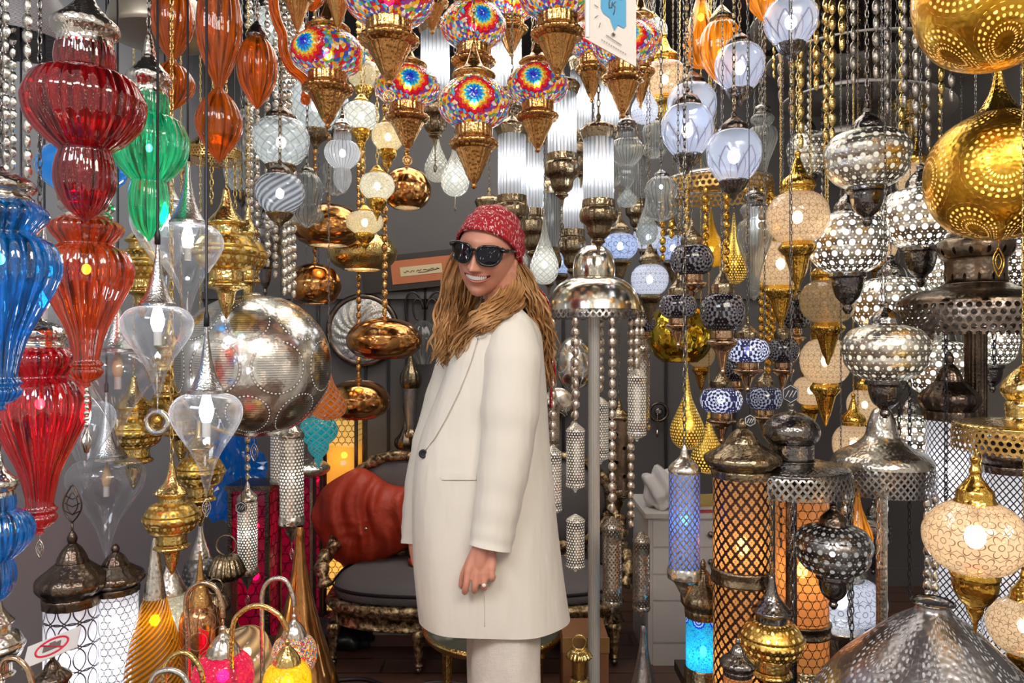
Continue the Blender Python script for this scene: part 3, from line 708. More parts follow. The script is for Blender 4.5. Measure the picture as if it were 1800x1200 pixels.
# ---- amber glass
L('amber', 385, -62, 286, 74, 1.75, 'amber two-bulb ribbed glass lamp nearest the green lantern', 'cord')
L('amber', 303, -40, 195, 70, 1.95, 'amber fluted glass lamp below the silver ceiling dish', 'chain')
L('amber1', 452, 38, 192, 68, 1.95, 'single amber ribbed glass bulb lamp with silver cap', 'chain')
L('amber1', 548, -40, 20, 46, 2.1, 'small amber glass bulb at the top edge above the mosaic lamps', 'chain')
L('amber1', 1345, -75, 40, 66, 2.2, 'amber glass lantern at the top edge beside the clear leaf globe', 'bchain', mats={'glass_body': 'glass_amber_lit'}, bulb='bulb_warm')
L('drop', 1232, -60, 120, 62, 2.6, 'amber netted glass lantern behind, paler of the amber pair', 'bchain', mats={'glass_drop': 'glass_amber_lit'}, bulb='bulb_warm', bulbat=.5)
L('amber1', 1268, 10, 150, 74, 2.35, 'glowing amber glass lantern above the clear leaf globes', 'bchain', mats={'glass_body': 'glass_amber_lit', 'cap': 'bronze'}, bulb='bulb_warm')
# ---- clear glass drops with grey cone caps, on black cords
CD = dict(hang_='cord', bulb='bulb_white!', bulbat=.49)
L('teardrop', 330, 282, 560, 118, 1.7, 'clear glass drop lamp with lit bulb just beside the tip of the emerald lantern', **CD)
L('teardrop', 277, 428, 702, 118, 1.55, 'clear glass drop lamp with lit bulb, whose tip holds a gold ball in a ring', **CD)
L('teardrop', 207, 505, 785, 124, 1.75, 'clear glass drop lamp with an unlit bulb beside the orange lantern', 'cord', bulb='bulb_off!', bulbat=.5)
L('teardrop', 363, 572, 868, 120, 1.42, 'clear glass drop lamp with lit bulb in front of the big silver globe', 'cord', bulb='bulb_white!', bulbat=.5, fin='leaf', finw=.018, finmat='silver')
L('teardrop', 187, 688, 980, 127, 1.5, 'clear glass drop lamp with unlit bulb above the two white lanterns', 'cord', bulb='bulb_off!', bulbat=.52)
L('teardrop', 290, 250, 520, 112, 2.0, 'clear glass drop lamp behind the others, partly hidden by a grey cone cap', **CD)
L('teardrop', 78, 395, 660, 104, 1.9, 'clear glass drop lamp glowing between the blue and the orange lanterns', **CD)
L('teardrop', 150, 600, 860, 96, 2.0, 'clear glass drop lamp glowing beneath the tip of the orange lantern', **CD)
# ---- gold tiered lamps on the left
GT = dict(hang_='gchain', bulb=None)
L('goldtier', 250, 372, 560, 92, 2.2, 'gold pierced lamp behind the clear drops, nearest the green lantern', **GT)
L('goldtier', 398, 330, 560, 112, 2.1, 'gold tiered lamp above the big silver globe', **GT)
L('goldtier', 436, 362, 540, 66, 2.3, 'smaller gold lamp tucked behind the gold tiered lamp', **GT)
L('goldtier', 235, 660, 860, 100, 2.15, 'gold tiered lamp seen through the clear drop with the gold ball', **GT)
L('goldtier', 318, 600, 815, 98, 2.3, 'gold tiered lamp just beside the edge of the big silver globe', **GT)
L('goldtier', 352, 735, 925, 84, 2.3, 'narrow gold tiered lamp with a ribbed cup, behind the lowest gold lamp', **GT)
L('goldtier', 302, 812, 1010, 96, 1.95, 'lowest gold tiered lamp, its cone pointing at the glass table lamps', **GT)
L('goldtier', 298, 560, 740, 80, 2.45, 'gold lamp deep behind the clear drops above the lowest gold ones', **GT)
# ---- big engraved silver globe
# ---- white and clear ribbed glass, upper left centre
L('globe', 494, 178, 322, 98, 2.2, 'white cross-hatched glass globe with bronze cup, above the bluish white one', 'bchain', mats={'glass_globe': 'glass_white', 'base_cup': 'bronze'}, bulb='bulb_white')
L('globe', 492, 280, 400, 84, 2.1, 'bluish white ribbed oblate glass lamp on a bronze cup', 'bchain', mats={'glass_globe': 'glass_spiral', 'base_cup': 'bronze'}, bulb='bulb_white')
L('lily', 540, 285, 400, 58, 2.4, 'clear ribbed glass shade behind the bluish white lamp', 'chain')
L('twolobe', 602, 190, 340, 62, 2.2, 'clear ribbed two-lobed glass lamp glowing white beside the copper saucers', 'chain', mats={'glass_body': 'glass_ribbed'}, bulb='bulb_white', bulbat=.53)
L('globe', 555, 110, 262, 92, 2.45, 'white spiral glass globe whose bronze cone hangs over the bluish lamp', 'bchain', mats={'glass_globe': 'glass_white', 'base_cup': 'bronze'}, bulb='bulb_white')
L('globe', 508, 90, 200, 66, 2.75, 'white spiral glass globe behind the amber horn', 'bchain', mats={'glass_globe': 'glass_white'}, bulb='bulb_white')
L('globe', 474, -10, 110, 60, 2.7, 'white swirled glass globe beside the single amber bulb', 'bchain', mats={'glass_globe': 'glass_white'}, bulb='bulb_white')
L('twolobe', 440, 160, 330, 60, 2.8, 'pale ribbed glass lamp in the shadow behind the amber bulbs', 'chain', mats={'glass_body': 'glass_ribbed_dim'})
L('globe', 425, 235, 365, 62, 2.9, 'dim white glass globe among hanging chains', 'chain', mats={'glass_globe': 'glass_white'})
L('lily', 590, 265, 345, 48, 2.6, 'small clear ribbed shade tucked against the two-lobed clear lamp', 'chain')
L('crackle', 635, 165, 268, 62, 2.3, 'pale crackled glass globe with gold cup, highest of the crackled ones', 'gchain', bulb='bulb_white', mats={'glass_globe': 'glass_net'}, fin='tassel', finmat='gold', finw=.02)
L('crackle', 640, 96, 190, 58, 2.6, 'dim crackled glass globe with gold cup under the mosaic lamps', 'gchain')
L('crackle', 682, 203, 302, 57, 2.15, 'cream crackled glass globe in front of the copper saucers', 'gchain', bulb='bulb_warm')
L('crackle', 663, 290, 388, 61, 2.2, 'greenish crackled glass globe between cream ones', 'gchain', bulb='bulb_white')
L('crackle', 641, 360, 442, 65, 2.3, 'cream crackled glass globe lowest, over the brass saucer', 'gchain', bulb='bulb_warm')
# ---- copper saucers
SA = dict(bulbat=.7)
L('saucer', 715, 292, 366, 86, 2.75, 'copper saucer pendant, the highest one, with open white mouth', 'cbeads', bulb='bulb_warm', **SA)
L('saucer', 577, 356, 432, 124, 2.7, 'copper saucer pendant below the bluish white glass lamp', 'cbeads', bulb='bulb_warm', **SA)
L('saucer', 637, 403, 474, 122, 2.95, 'brass-toned saucer pendant behind the lowest cream crackled globe', 'cbeads', mats={'shade': 'gold_light'}, bulb='bulb_warm', **SA)
L('saucer', 553, 460, 534, 92, 2.6, 'small copper saucer pendant touching the outline of the silver globe', 'cbeads', bulb='bulb_warm', **SA)
L('saucer', 676, 556, 630, 133, 2.5, 'copper saucer pendant in front of the round silver wall plate', 'cbeads', **SA)
L('saucer', 630, 665, 735, 112, 2.75, 'lowest copper saucer pendant over the yellow lit panel', 'cbeads', **SA)
# ---- knitted glass
L('drop', 578, 640, 738, 62, 2.5, 'orange netted glass bulb hanging against the silver globe', 'chain', mats={'glass_drop': 'glass_knit_orange'})
L('crackle', 560, 718, 822, 66, 2.35, 'teal netted glass ball below the silver globe', 'chain', mats={'glass_globe': 'glass_knit_teal', 'cap': 'silver', 'base_cup': 'glass_knit_teal'})
# ---- multicoloured mosaic lamps along the top
ML = dict(hang_='bchain', bulb='bulb_white', bw=.7)
L('mosaic', 576, -2, 226, 131, 1.8, 'multicoloured mosaic lamp nearest the amber horn, rosette lit from within', **ML)
L('mosaic', 684, -115, 152, 158, 1.55, 'largest mosaic lamp, cut by the top edge, with fluted copper cup', fin='disc', finw=.035, **ML)
L('mosaic', 716, 68, 268, 116, 1.95, 'mosaic lamp hanging behind the largest one, next to the highest copper saucer', fin='disc', finw=.035, **ML)
L('mosaic', 833, 72, 332, 128, 1.6, "mosaic lamp hanging right over the woman's headscarf", **ML)
L('mosaic', 832, -52, 178, 116, 1.95, 'mosaic lamp with blue-centred rosette directly behind the trumpet-shaped copper cap', **ML)
L('mosaic', 945, 62, 268, 110, 1.8, 'mosaic lamp with a vivid blue-hearted rosette above the ribbed tubes', **ML)
L('mosaic', 980, -125, 140, 140, 1.65, 'red and orange mosaic lamp cut by the top edge beside the hanging card', **ML)
L('mosaic', 1095, -20, 208, 112, 1.9, 'mosaic lamp behind the hanging card, its brass cone showing below', **ML)
L('mosaic', 1126, -20, 190, 74, 2.15, 'small mosaic lamp peeping out past the edge of the hanging card', **ML)
L('mosaic', 1040, -10, 180, 84, 2.3, 'red mosaic lamp mostly hidden behind the hanging card', **ML)
L('mosaic', 523, -150, 60, 82, 1.9, 'lamp of which only the gold cone shows, at the top beside the amber horn', **ML)
L('mosaic', 594, -165, 57, 80, 1.7, 'lamp of which only the long gold cone shows, in front of a lit mosaic rosette', **ML)
L('mosaic', 760, -120, 60, 84, 2.2, 'confetti mosaic lamp at the top edge between two larger ones', hang_='bchain', mats={'glass_globe': 'mosaic_confetti'}, bulb='bulb_white')
L('mosaic', 898, -60, 100, 90, 2.5, 'confetti mosaic lamp at the top edge behind the ribbed tubes', hang_='bchain', mats={'glass_globe': 'mosaic_confetti'}, bulb='bulb_white')
L('mosaic', 640, 50, 190, 80, 2.75, 'confetti mosaic lamp far back, under the largest mosaic lamp', hang_='bchain', mats={'glass_globe': 'mosaic_confetti'})
# ---- ribbed glass tubes with bronze ends
TU = dict(hang_='bchain', bulb='bulb_white', bw=1.5)
L('tube', 765, 14, 262, 62, 2.5, 'ribbed glass tube lamp between the two leftmost rosettes over the grey wall', fin='tassel', finw=.03, finmat='bronze', **TU)
L('tube', 890, 20, 250, 66, 2.75, 'ribbed glass tube lamp shining behind the blue-hearted rosette', **TU)
L('tube', 900, 192, 440, 60, 2.4, "ribbed glass tube lamp rising just above the woman's headscarf", **TU)
L('tube', 936, 205, 470, 50, 2.75, 'slender ribbed glass tube lamp behind the one above the headscarf', **TU)
L('tube', 988, 120, 366, 62, 2.2, 'ribbed glass tube lamp whose bronze base ends in a long tassel', fin='tassel', finw=.025, finmat='bronze', **TU)
L('tube', 1021, 78, 330, 46, 2.75, 'narrow ribbed glass tube lamp behind the tasselled one', **TU)
L('tube', 1052, 198, 448, 65, 2.05, 'brightest ribbed glass tube lamp with broad bronze ends, above the silver dome chandelier', **TU)
L('tube', 1006, 250, 500, 48, 2.9, 'ribbed glass tube lamp half hidden, above the dome chandelier edge', **TU)
L('tube', 1066, 105, 300, 54, 2.7, 'ribbed glass tube lamp just under the hanging card', **TU)
L('tube', 965, 300, 520, 44, 3.1, "dim ribbed glass tube lamp beside the woman's head", hang_='bchain', mats={'glass_tube': 'glass_ribbed_dim'})
L('tube', 860, 330, 520, 50, 3.0, "ribbed glass tube lamp hidden behind the woman's headscarf", **TU)
L('tube', 1335, 300, 520, 46, 3.0, 'ribbed glass tube lamp far back behind the large clear vase lamp', **TU)
# ---- netted white drops
L('drop', 800, 235, 345, 50, 2.6, 'white netted glass drop lamp against the bare grey wall', 'chain', mats={'glass_drop': 'glass_net'}, bulb='bulb_white', bulbat=.72, fin='tassel', finw=.02, finmat='silver')
L('drop', 768, 225, 320, 44, 2.9, 'dimmer white netted glass drop lamp beside the bronze tassel', 'chain', mats={'glass_drop': 'glass_net'})
L('drop', 957, 375, 500, 50, 2.5, "white netted glass drop lamp close to the woman's headscarf", 'chain', mats={'glass_drop': 'glass_net'}, bulb='bulb_white', bulbat=.72)
L('drop', 1137, 335, 430, 38, 2.4, 'elongated white hatched glass drop under the wavy clear shades', 'chain', mats={'glass_drop': 'glass_white'})
L('drop', 1103, 318, 364, 37, 2.6, 'small hatched glass ball under the wavy two-lobed lamp', 'chain', mats={'glass_drop': 'glass_white'})
L('drop', 905, 395, 480, 46, 3.2, "white netted glass drop lamp behind the woman's ear", 'chain', mats={'glass_drop': 'glass_net'})
# ---- wavy clear shades
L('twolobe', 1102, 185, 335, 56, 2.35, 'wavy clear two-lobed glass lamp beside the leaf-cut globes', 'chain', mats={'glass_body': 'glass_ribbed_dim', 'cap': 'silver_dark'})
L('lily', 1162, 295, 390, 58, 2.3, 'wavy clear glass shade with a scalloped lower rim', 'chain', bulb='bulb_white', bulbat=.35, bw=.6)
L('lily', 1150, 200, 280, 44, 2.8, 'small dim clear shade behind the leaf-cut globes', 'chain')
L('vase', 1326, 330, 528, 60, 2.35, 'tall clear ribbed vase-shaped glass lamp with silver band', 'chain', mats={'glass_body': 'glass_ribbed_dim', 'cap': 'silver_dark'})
# ---- clear globes with cut leaves
GL = dict(hang_='bchain', bulb='bulb_white', bw=1.3)
L('globe', 1390, -30, 108, 92, 2.1, 'clear globe lamp with cut leaves at the top, beside the bead chains', **GL)
L('globe', 1300, 50, 188, 86, 2.3, 'clear globe lamp with cut leaves under the amber lantern', **GL)
L('globe', 1216, 118, 258, 86, 2.6, 'clear globe lamp with cut leaves, mostly hidden by the one in front', **GL)
L('globe', 1208, 152, 306, 91, 2.1, 'clear globe lamp with cut leaves and a pointed bronze cap on a thin chain', **GL)
L('globe', 1290, 196, 352, 95, 1.95, 'lowest clear globe lamp with cut leaves, on an ornate bronze chain', **GL)
# ---- gold capped henna glass near the top
L('henna', 1168, 58, 230, 82, 2.4, 'gold-capped lamp of flower-traced glass under the small mosaic lamp', 'gchain', bulb='bulb_warm')
L('drop', 1133, 120, 218, 48, 2.7, 'cool white flower-traced glass drop beside the gold-capped lamp', 'chain', mats={'glass_drop': 'henna_cool'}, bulb='bulb_white', bulbat=.72)
L('crackle', 1146, 20, 120, 54, 3.0, 'plain white glass globe glowing behind the gold-capped lamp', 'chain', mats={'glass_globe': 'glass_white'}, bulb='bulb_white')
# ---- gold globes at the near right corner
# ---- silver pierced lamps on the right
OT = dict(hang_='chain', bulb='bulb_white')
L('ottoman', 1524, 188, 398, 142, 2.1, 'silver pierced lamp, highest of them, under the grey spiral plates', hang_='chain')
L('ottoman', 1618, 288, 505, 132, 2.2, 'silver pierced lamp with bright holes beside the gold medallion globe', mats={'pierced_body': 'pierced_silver_bright'}, **OT)
L('ottoman', 1490, 330, 552, 133, 2.25, 'silver pierced lamp lit brightly below the highest one', mats={'pierced_body': 'pierced_silver_bright'}, **OT)
L('ottoman', 1566, 448, 650, 134, 2.45, 'silver pierced lamp squeezed behind, above the large reflective one', mats={'pierced_body': 'pierced_silver_bright'}, **OT)
L('ottoman', 1556, 530, 735, 142, 2.0, 'large unlit silver lamp with mirror-like body above the silver bell', hang_='chain')
L('ottoman', 1655, 560, 760, 120, 2.75, 'bright pierced silver lamp seen through the dark ring chandelier', mats={'pierced_body': 'pierced_silver_bright'}, **OT)
L('ottoman', 1600, 690, 880, 110, 2.7, 'pierced silver lamp low behind the hanging dark chains', mats={'pierced_body': 'pierced_silver_bright'}, **OT)
L('ottoman', 1690, 700, 880, 90, 3.0, 'distant pierced silver lamp behind the lattice lantern', mats={'pierced_body': 'pierced_silver_bright'}, **OT)
L('ottoman', 1795, 380, 560, 90, 2.4, 'silver pierced lamp cut by the right border under the gold globe', mats={'pierced_body': 'pierced_silver_bright'}, **OT)
L('ottoman', 1655, 400, 560, 90, 3.0, 'far silver pierced lamp above the ring chandelier crown', mats={'pierced_body': 'pierced_silver_bright'}, **OT)
L('ottoman', 1420, 200, 360, 70, 3.2, 'small silver pierced lamp far back under the spiral plates', hang_='chain')
L('ottoman', 1465, 885, 1070, 128, 1.85, 'dark silver pierced lamp hanging from the small blackened ring chandelier', hang_=('chain', 862), mats={'pierced_body': 'pierced_silver_dark', 'cap': 'bronze_dark', 'base_cup': 'silver_dark'}, bulb='bulb_white')
L('henna', 1478, 950, 1170, 150, 2.3, 'wide cool white flower-traced lamp glowing under the dark silver one', 'chain', mats={'glass_globe': 'henna_cool', 'cap': 'silver', 'base_cup': 'silver'}, bulb='bulb_white')
L('goldtier', 1356, 1010, 1240, 112, 1.81, 'gold pierced lamp with silver cap, low in front of the orange lantern', ('bchain', 862), mats={'cap': 'silver_dark'}, bulb='bulb_warm')
# ---- gold and flower-traced glass
HE = dict(hang_='gchain', bulb='bulb_warm')
L('henna', 1402, 264, 512, 106, 2.2, 'flower-traced glass lamp with tall gold cap, under the bead chains', **HE)
L('henna', 1372, 360, 578, 92, 2.4, 'flower-traced glass lamp partly behind the one with the tall gold cap', **HE)
L('henna', 1455, 428, 642, 94, 2.25, 'unlit-looking flower-traced lamp with long gold cone, left of the mirror-like silver lamp', hang_='gchain', mats={'glass_globe': 'henna_dim'})
L('henna', 1451, 530, 750, 86, 2.4, 'glowing pinkish flower-traced lamp whose gold cone reaches the small ring chandelier', **HE)
L('henna', 1500, 690, 880, 70, 2.7, 'flower-traced lamp half hidden by the silver bell', **HE)
L('hennabig', 1714, 800, 1112, 168, 1.5, 'largest flower-traced glass lamp with gold ends, near the pierced drop vase', ('gchain', 792), bulb='bulb_warm', bw=1.2)
L('hennabig', 1800, 990, 1230, 118, 1.75, 'flower-traced lamp at the lower right border with a gold base', 'gchain', bulb='bulb_warm')
L('henna', 1520, 640, 790, 60, 3.0, 'small gold and glass lamp behind the big silver lamp cup', **HE)
L('henna', 1610, 240, 400, 64, 3.0, 'slim gold-coned lamp between two silver pierced lamps', **HE)
L('henna', 1545, 350, 520, 60, 3.2, 'gold-based small lamp deep between the silver pierced ones', **HE)
# ---- blue and white small mosaics in the middle distance
BW = dict(hang_='bchain', bulb='bulb_white')
L('henna', 1090, 372, 500, 62, 2.7, 'blue-white flower-traced globe with bronze ends next to the dome chandelier top', mats={'glass_globe': 'henna_blue', 'cap': 'bronze', 'base_cup': 'bronze'}, **BW)
L('henna', 1142, 420, 570, 66, 2.6, 'white dotted glass globe under the hatched glass drop', mats={'glass_globe': 'henna_cool', 'cap': 'bronze', 'base_cup': 'bronze'}, **BW)
L('henna', 1183, 378, 500, 56, 3.0, 'blue-white globe half behind the upper dark mosaic lamp', mats={'glass_globe': 'henna_blue', 'cap': 'bronze', 'base_cup': 'bronze'}, **BW)
L('henna', 985, 408, 520, 44, 3.1, 'small blue-white globe behind the dome of the chandelier', mats={'glass_globe': 'henna_blue', 'cap': 'bronze', 'base_cup': 'bronze'}, **BW)
L('henna', 1140, 360, 480, 54, 3.3, 'far white dotted globe above its nearer twin', mats={'glass_globe': 'henna_cool', 'cap': 'bronze', 'base_cup': 'bronze'}, **BW)
# ---- dark rosette mosaics
DK = dict(hang_='chain')
L('mosaiclow', 1216, 382, 548, 76, 2.1, 'dark mosaic lamp with a star rosette, highest of the dark ones', **DK)
L('mosaiclow', 1192, 478, 612, 66, 1.95, 'dark mosaic lamp in front of the yellow glass saucer', **DK)
L('mosaiclow', 1270, 455, 662, 78, 2.05, 'dark mosaic lamp beside the tall clear vase lamp', **DK)
L('mosaiclow', 1128, 525, 620, 50, 2.6, 'small dark mosaic lamp behind the dome chandelier rim', **DK)
L('mosaiclow', 1314, 555, 690, 76, 2.15, 'bluish white mosaic lamp below the dark ones', hang_='chain', mats={'glass_globe': 'mosaic_bluewhite'}, bulb='bulb_white')
L('mosaiclow', 1268, 640, 780, 74, 2.05, 'black and white mosaic lamp above the bronze lattice lantern', hang_='chain', mats={'glass_globe': 'mosaic_bluewhite'}, bulb='bulb_white')
L('mosaiclow', 1344, 642, 770, 62, 2.3, 'black and white mosaic lamp beside the hexagon tag', hang_='chain', mats={'glass_globe': 'mosaic_bluewhite'})
L('mosaiclow', 1376, 555, 690, 56, 2.5, 'dark mosaic lamp behind the gold cone of the pinkish lamp', **DK)
L('mosaiclow', 1290, 590, 720, 50, 2.8, 'dim dark mosaic lamp behind the bluish ones', **DK)
L('mosaiclow', 1395, 480, 640, 60, 2.9, 'dark mosaic lamp under the pair of gold-coned lamps', **DK)
L('mosaiclow', 1800, 700, 860, 88, 1.75, 'purple and red mosaic lamp cut by the right border', hang_='chain', mats={'glass_globe': 'mosaic_purple'})
# ---- yellow glass
L('saucer', 1195, 525, 636, 114, 2.75, 'yellow mirrored glass saucer lamp with open mouth', 'gchain', mats={'shade': 'yellow_mirror'}, bulb='bulb_warm', bulbat=.85, bw=.5)
L('drop', 1208, 655, 790, 60, 2.3, 'golden crackled glass drop below the yellow saucer lamp', 'gchain', mats={'glass_drop': 'crackle_gold'}, bulb='bulb_warm', bulbat=.72, bw=.6)
L('drop', 1246, 720, 832, 62, 2.8, 'yellow glass drop glowing behind the bronze lantern cap', 'gchain', mats={'glass_drop': 'crackle_gold'}, bulb='bulb_warm', bulbat=.75)
L('drop', 1290, 370, 500, 50, 2.9, 'yellow glass drop with amber panes behind the dark mosaics', 'gchain', mats={'glass_drop': 'crackle_gold'}, bulb='bulb_warm', bulbat=.7)
L('drop', 1250, 365, 470, 50, 3.0, 'amber yellow glass drop behind the highest dark mosaic lamp', 'gchain', bulb='bulb_warm', bulbat=.7)
# ---- silver domed lamp behind the dome chandelier strands
L('saucer', 1010, 588, 680, 66, 2.9, 'domed silver lamp with engraved arches seen between the crystal strands', 'chain', mats={'shade': 'engraved_silver'}, cat='lamp')
# ---- pierced silver cylinders
L('cyl', 513, 728, 958, 46, 2.52, 'silver pierced cylinder lamp under the globe, nearest the copper drop lamp', 'chain', fin='leaf', finw=.02, finmat='silver', bulb='bulb_white', bw=1.2)
L('cyl', 435, 845, 1040, 38, 2.5, 'silver pierced cylinder lamp in front of the magenta lantern', 'beads', fin='leaf', finw=.02, finmat='silver', bulb='bulb_white', bw=1.2)
L('cyl', 494, 740, 870, 40, 2.8, 'second silver pierced cylinder lamp just behind the other under the globe', 'chain')
L('cyl', 1203, 780, 1060, 60, 1.9, 'bluish lit pierced silver cylinder lamp above the blue tile lamp', 'chain', mats={'pierced_tube': 'tube_blue'}, bulb='bulb_blue', bw=1.2)

# ---- fillers seen between the others
L('drop', 1508, 850, 975, 50, 2.5, 'orange striped glass drop behind the silver bell-topped chandelier', 'bchain', mats={'glass_drop': 'glass_amber_lit'}, bulb='bulb_warm', bulbat=.7)
L('ottoman', 1535, 880, 1010, 60, 2.75, 'small bronze pierced lamp beside the column under the silver bell', 'bchain', mats={'pierced_body': 'pierced_silver_dark'})
L('cyl', 1088, 700, 905, 40, 3.0, 'dark bronze cylinder lamp behind the crystal strands', 'bchain', mats={'cap': 'bronze', 'pierced_tube': 'crown_pierced', 'base_cup': 'bronze'})
L('henna', 1232, 560, 690, 50, 3.1, 'small brassy flower-traced lamp seen past the yellow saucer lamp', 'gchain', mats={'glass_globe': 'henna_dim'})
L('henna', 1345, 395, 520, 52, 2.9, 'cream flower-traced globe beside the tall clear vase lamp', 'gchain', bulb='bulb_warm')
L('henna', 1425, 620, 760, 60, 2.9, 'cream flower-traced globe deep behind the pinkish one', 'gchain', bulb='bulb_warm')
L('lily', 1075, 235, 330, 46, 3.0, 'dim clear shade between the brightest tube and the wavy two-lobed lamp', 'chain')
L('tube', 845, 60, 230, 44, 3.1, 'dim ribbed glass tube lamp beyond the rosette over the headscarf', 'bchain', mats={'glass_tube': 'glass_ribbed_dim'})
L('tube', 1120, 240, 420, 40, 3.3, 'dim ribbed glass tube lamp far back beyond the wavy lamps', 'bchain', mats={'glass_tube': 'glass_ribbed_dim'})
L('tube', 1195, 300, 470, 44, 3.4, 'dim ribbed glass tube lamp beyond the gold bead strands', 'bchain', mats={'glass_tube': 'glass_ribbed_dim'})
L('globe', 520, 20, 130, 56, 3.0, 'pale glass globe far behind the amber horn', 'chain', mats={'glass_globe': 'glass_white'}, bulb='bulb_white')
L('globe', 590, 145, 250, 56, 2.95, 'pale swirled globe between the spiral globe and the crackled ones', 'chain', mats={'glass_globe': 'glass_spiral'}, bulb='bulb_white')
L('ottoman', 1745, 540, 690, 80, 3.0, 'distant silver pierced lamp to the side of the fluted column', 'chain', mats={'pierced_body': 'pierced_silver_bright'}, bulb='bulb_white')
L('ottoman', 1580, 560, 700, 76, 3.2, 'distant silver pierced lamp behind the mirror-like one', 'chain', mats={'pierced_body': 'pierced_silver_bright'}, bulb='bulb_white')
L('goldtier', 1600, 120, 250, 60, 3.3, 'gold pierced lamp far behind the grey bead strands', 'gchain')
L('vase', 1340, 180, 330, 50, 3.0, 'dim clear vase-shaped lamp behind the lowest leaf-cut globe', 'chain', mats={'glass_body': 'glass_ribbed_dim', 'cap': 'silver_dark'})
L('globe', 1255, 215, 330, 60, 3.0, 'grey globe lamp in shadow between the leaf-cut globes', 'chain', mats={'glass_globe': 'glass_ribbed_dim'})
# ================================================================ the room
@reg('wall_paint')
def _(g):
    n = g.noise(3, 5)
    sx = g.n('SeparateXYZ', {0: g.obj()})
    c = g.mixc(n, (.088, .084, .086), (.125, .118, .116))
    return g.out(g.n('BsdfPrincipled', {'Base Color': c, 'Roughness': .55, 'Normal': g.bump(g.noise(40, 4), .15)}).outputs[0])
@reg('wall_side_paint')
def _(g):
    c = g.mixc(g.noise(2, 4), (.42, .45, .5), (.55, .58, .63))
    return g.out(g.n('BsdfPrincipled', {'Base Color': c, 'Roughness': .35, 'Metallic': .2}).outputs[0])
@reg('wall_right_paint')
def _(g):
    c = g.mixc(g.noise(2, 4), (.22, .21, .2), (.3, .28, .26))
    return g.out(g.n('BsdfPrincipled', {'Base Color': c, 'Roughness': .5}).outputs[0])
@reg('floor_wood')
def _(g):
    o = g.obj(); sp = g.n('SeparateXYZ', {0: o})
    br = g.n('TexBrick', {'Vector': g.comb(sp.outputs[0], sp.outputs[1]), 'Color1': (.13, .065, .045), 'Color2': (.09, .045, .035), 'Mortar': (.02, .012, .01), 'Scale': 1.0, 'Mortar Size': .006, 'Brick Width': 1.1, 'Row Height': .14})
    gr = g.noise(1, 6, g.comb(g.m('MULTIPLY', sp.outputs[0], 5), g.m('MULTIPLY', sp.outputs[1], 60)))
    c = g.mixc(g.m('MULTIPLY', gr, .5), br.outputs[0], (.16, .085, .06))
    return g.out(g.n('BsdfPrincipled', {'Base Color': c, 'Roughness': .22}).outputs[0])
simple('ceiling_dark', (.05, .05, .055), .7)
simple('wood_dark', (.035, .025, .02), .4)
simple('white_lacquer', (.78, .76, .73), .35)
simple('shadow_gap', (.015, .013, .012), .9)
XL, XR, YB = -1.75, 2.35, 4.2
struct('floor', B().box((XL, -.6, -.05), (XR, YB, 0)), 'floor_wood')
struct('ceiling', B().box((XL, 1.0, CEIL), (XR, YB, CEIL+.05)), 'ceiling_dark')
struct('wall_back', B().box((XL, YB, 0), (XR, YB+.08, CEIL)), 'wall_paint')
struct('wall_left', B().box((XL-.08, 1.0, 0), (XL, YB, CEIL)), 'wall_side_paint')
struct('wall_right', B().box((XR, 1.0, 0), (XR+.08, YB, CEIL)), 'wall_right_paint')
# upright board joints on the back wall
k = 0
for px in (560, 643, 683, 715, 990, 1075, 1170, 1290):
    k += 1; x = P(px, 600, YB).x
    struct('trim_%d' % k, B().box((x-.008, YB-.012, .0), (x+.008, YB, 1.62)), 'cord_black')
struct('trim_20', B().box((XL, YB-.03, 1.62), (XR, YB, 1.66)), 'wall_paint')
struct('baseboard_back', B().box((XL, YB-.025, 0), (XR, YB, .1)), 'wall_paint')

# ---- display tables just below the frame
def table(x0, x1, y0, y1, z, label, name='display_table'):
    r = empty(name, ((x0+x1)/2, (y0+y1)/2, 0), label, 'table')
    hx, hy = (x1-x0)/2, (y1-y0)/2
    B().box((-hx, -hy, z-.03), (hx, hy, z)).build('tabletop', 'wood_dark', r, False)
    for sx in (-1, 1):
        for sy in (-1, 1): B().box((sx*(hx-.04)-.02, sy*(hy-.04)-.02, 0), (sx*(hx-.04)+.02, sy*(hy-.04)+.02, z-.03)).build('leg', 'wood_dark', r, False)
    return r
TZ = .4
table(-1.7, -.62, 1.2, 2.04, TZ, 'dark low table under the white cylinder lanterns')
table(.5, 1.95, 1.3, 2.28, TZ, 'dark low table under the orange lattice lantern')
table(-1.2, -.76, 2.22, 2.62, .34, 'small dark stool carrying the brass house-shaped lanterns', 'stool')
def zrow(z, d): return 600+F*(H-z)/d

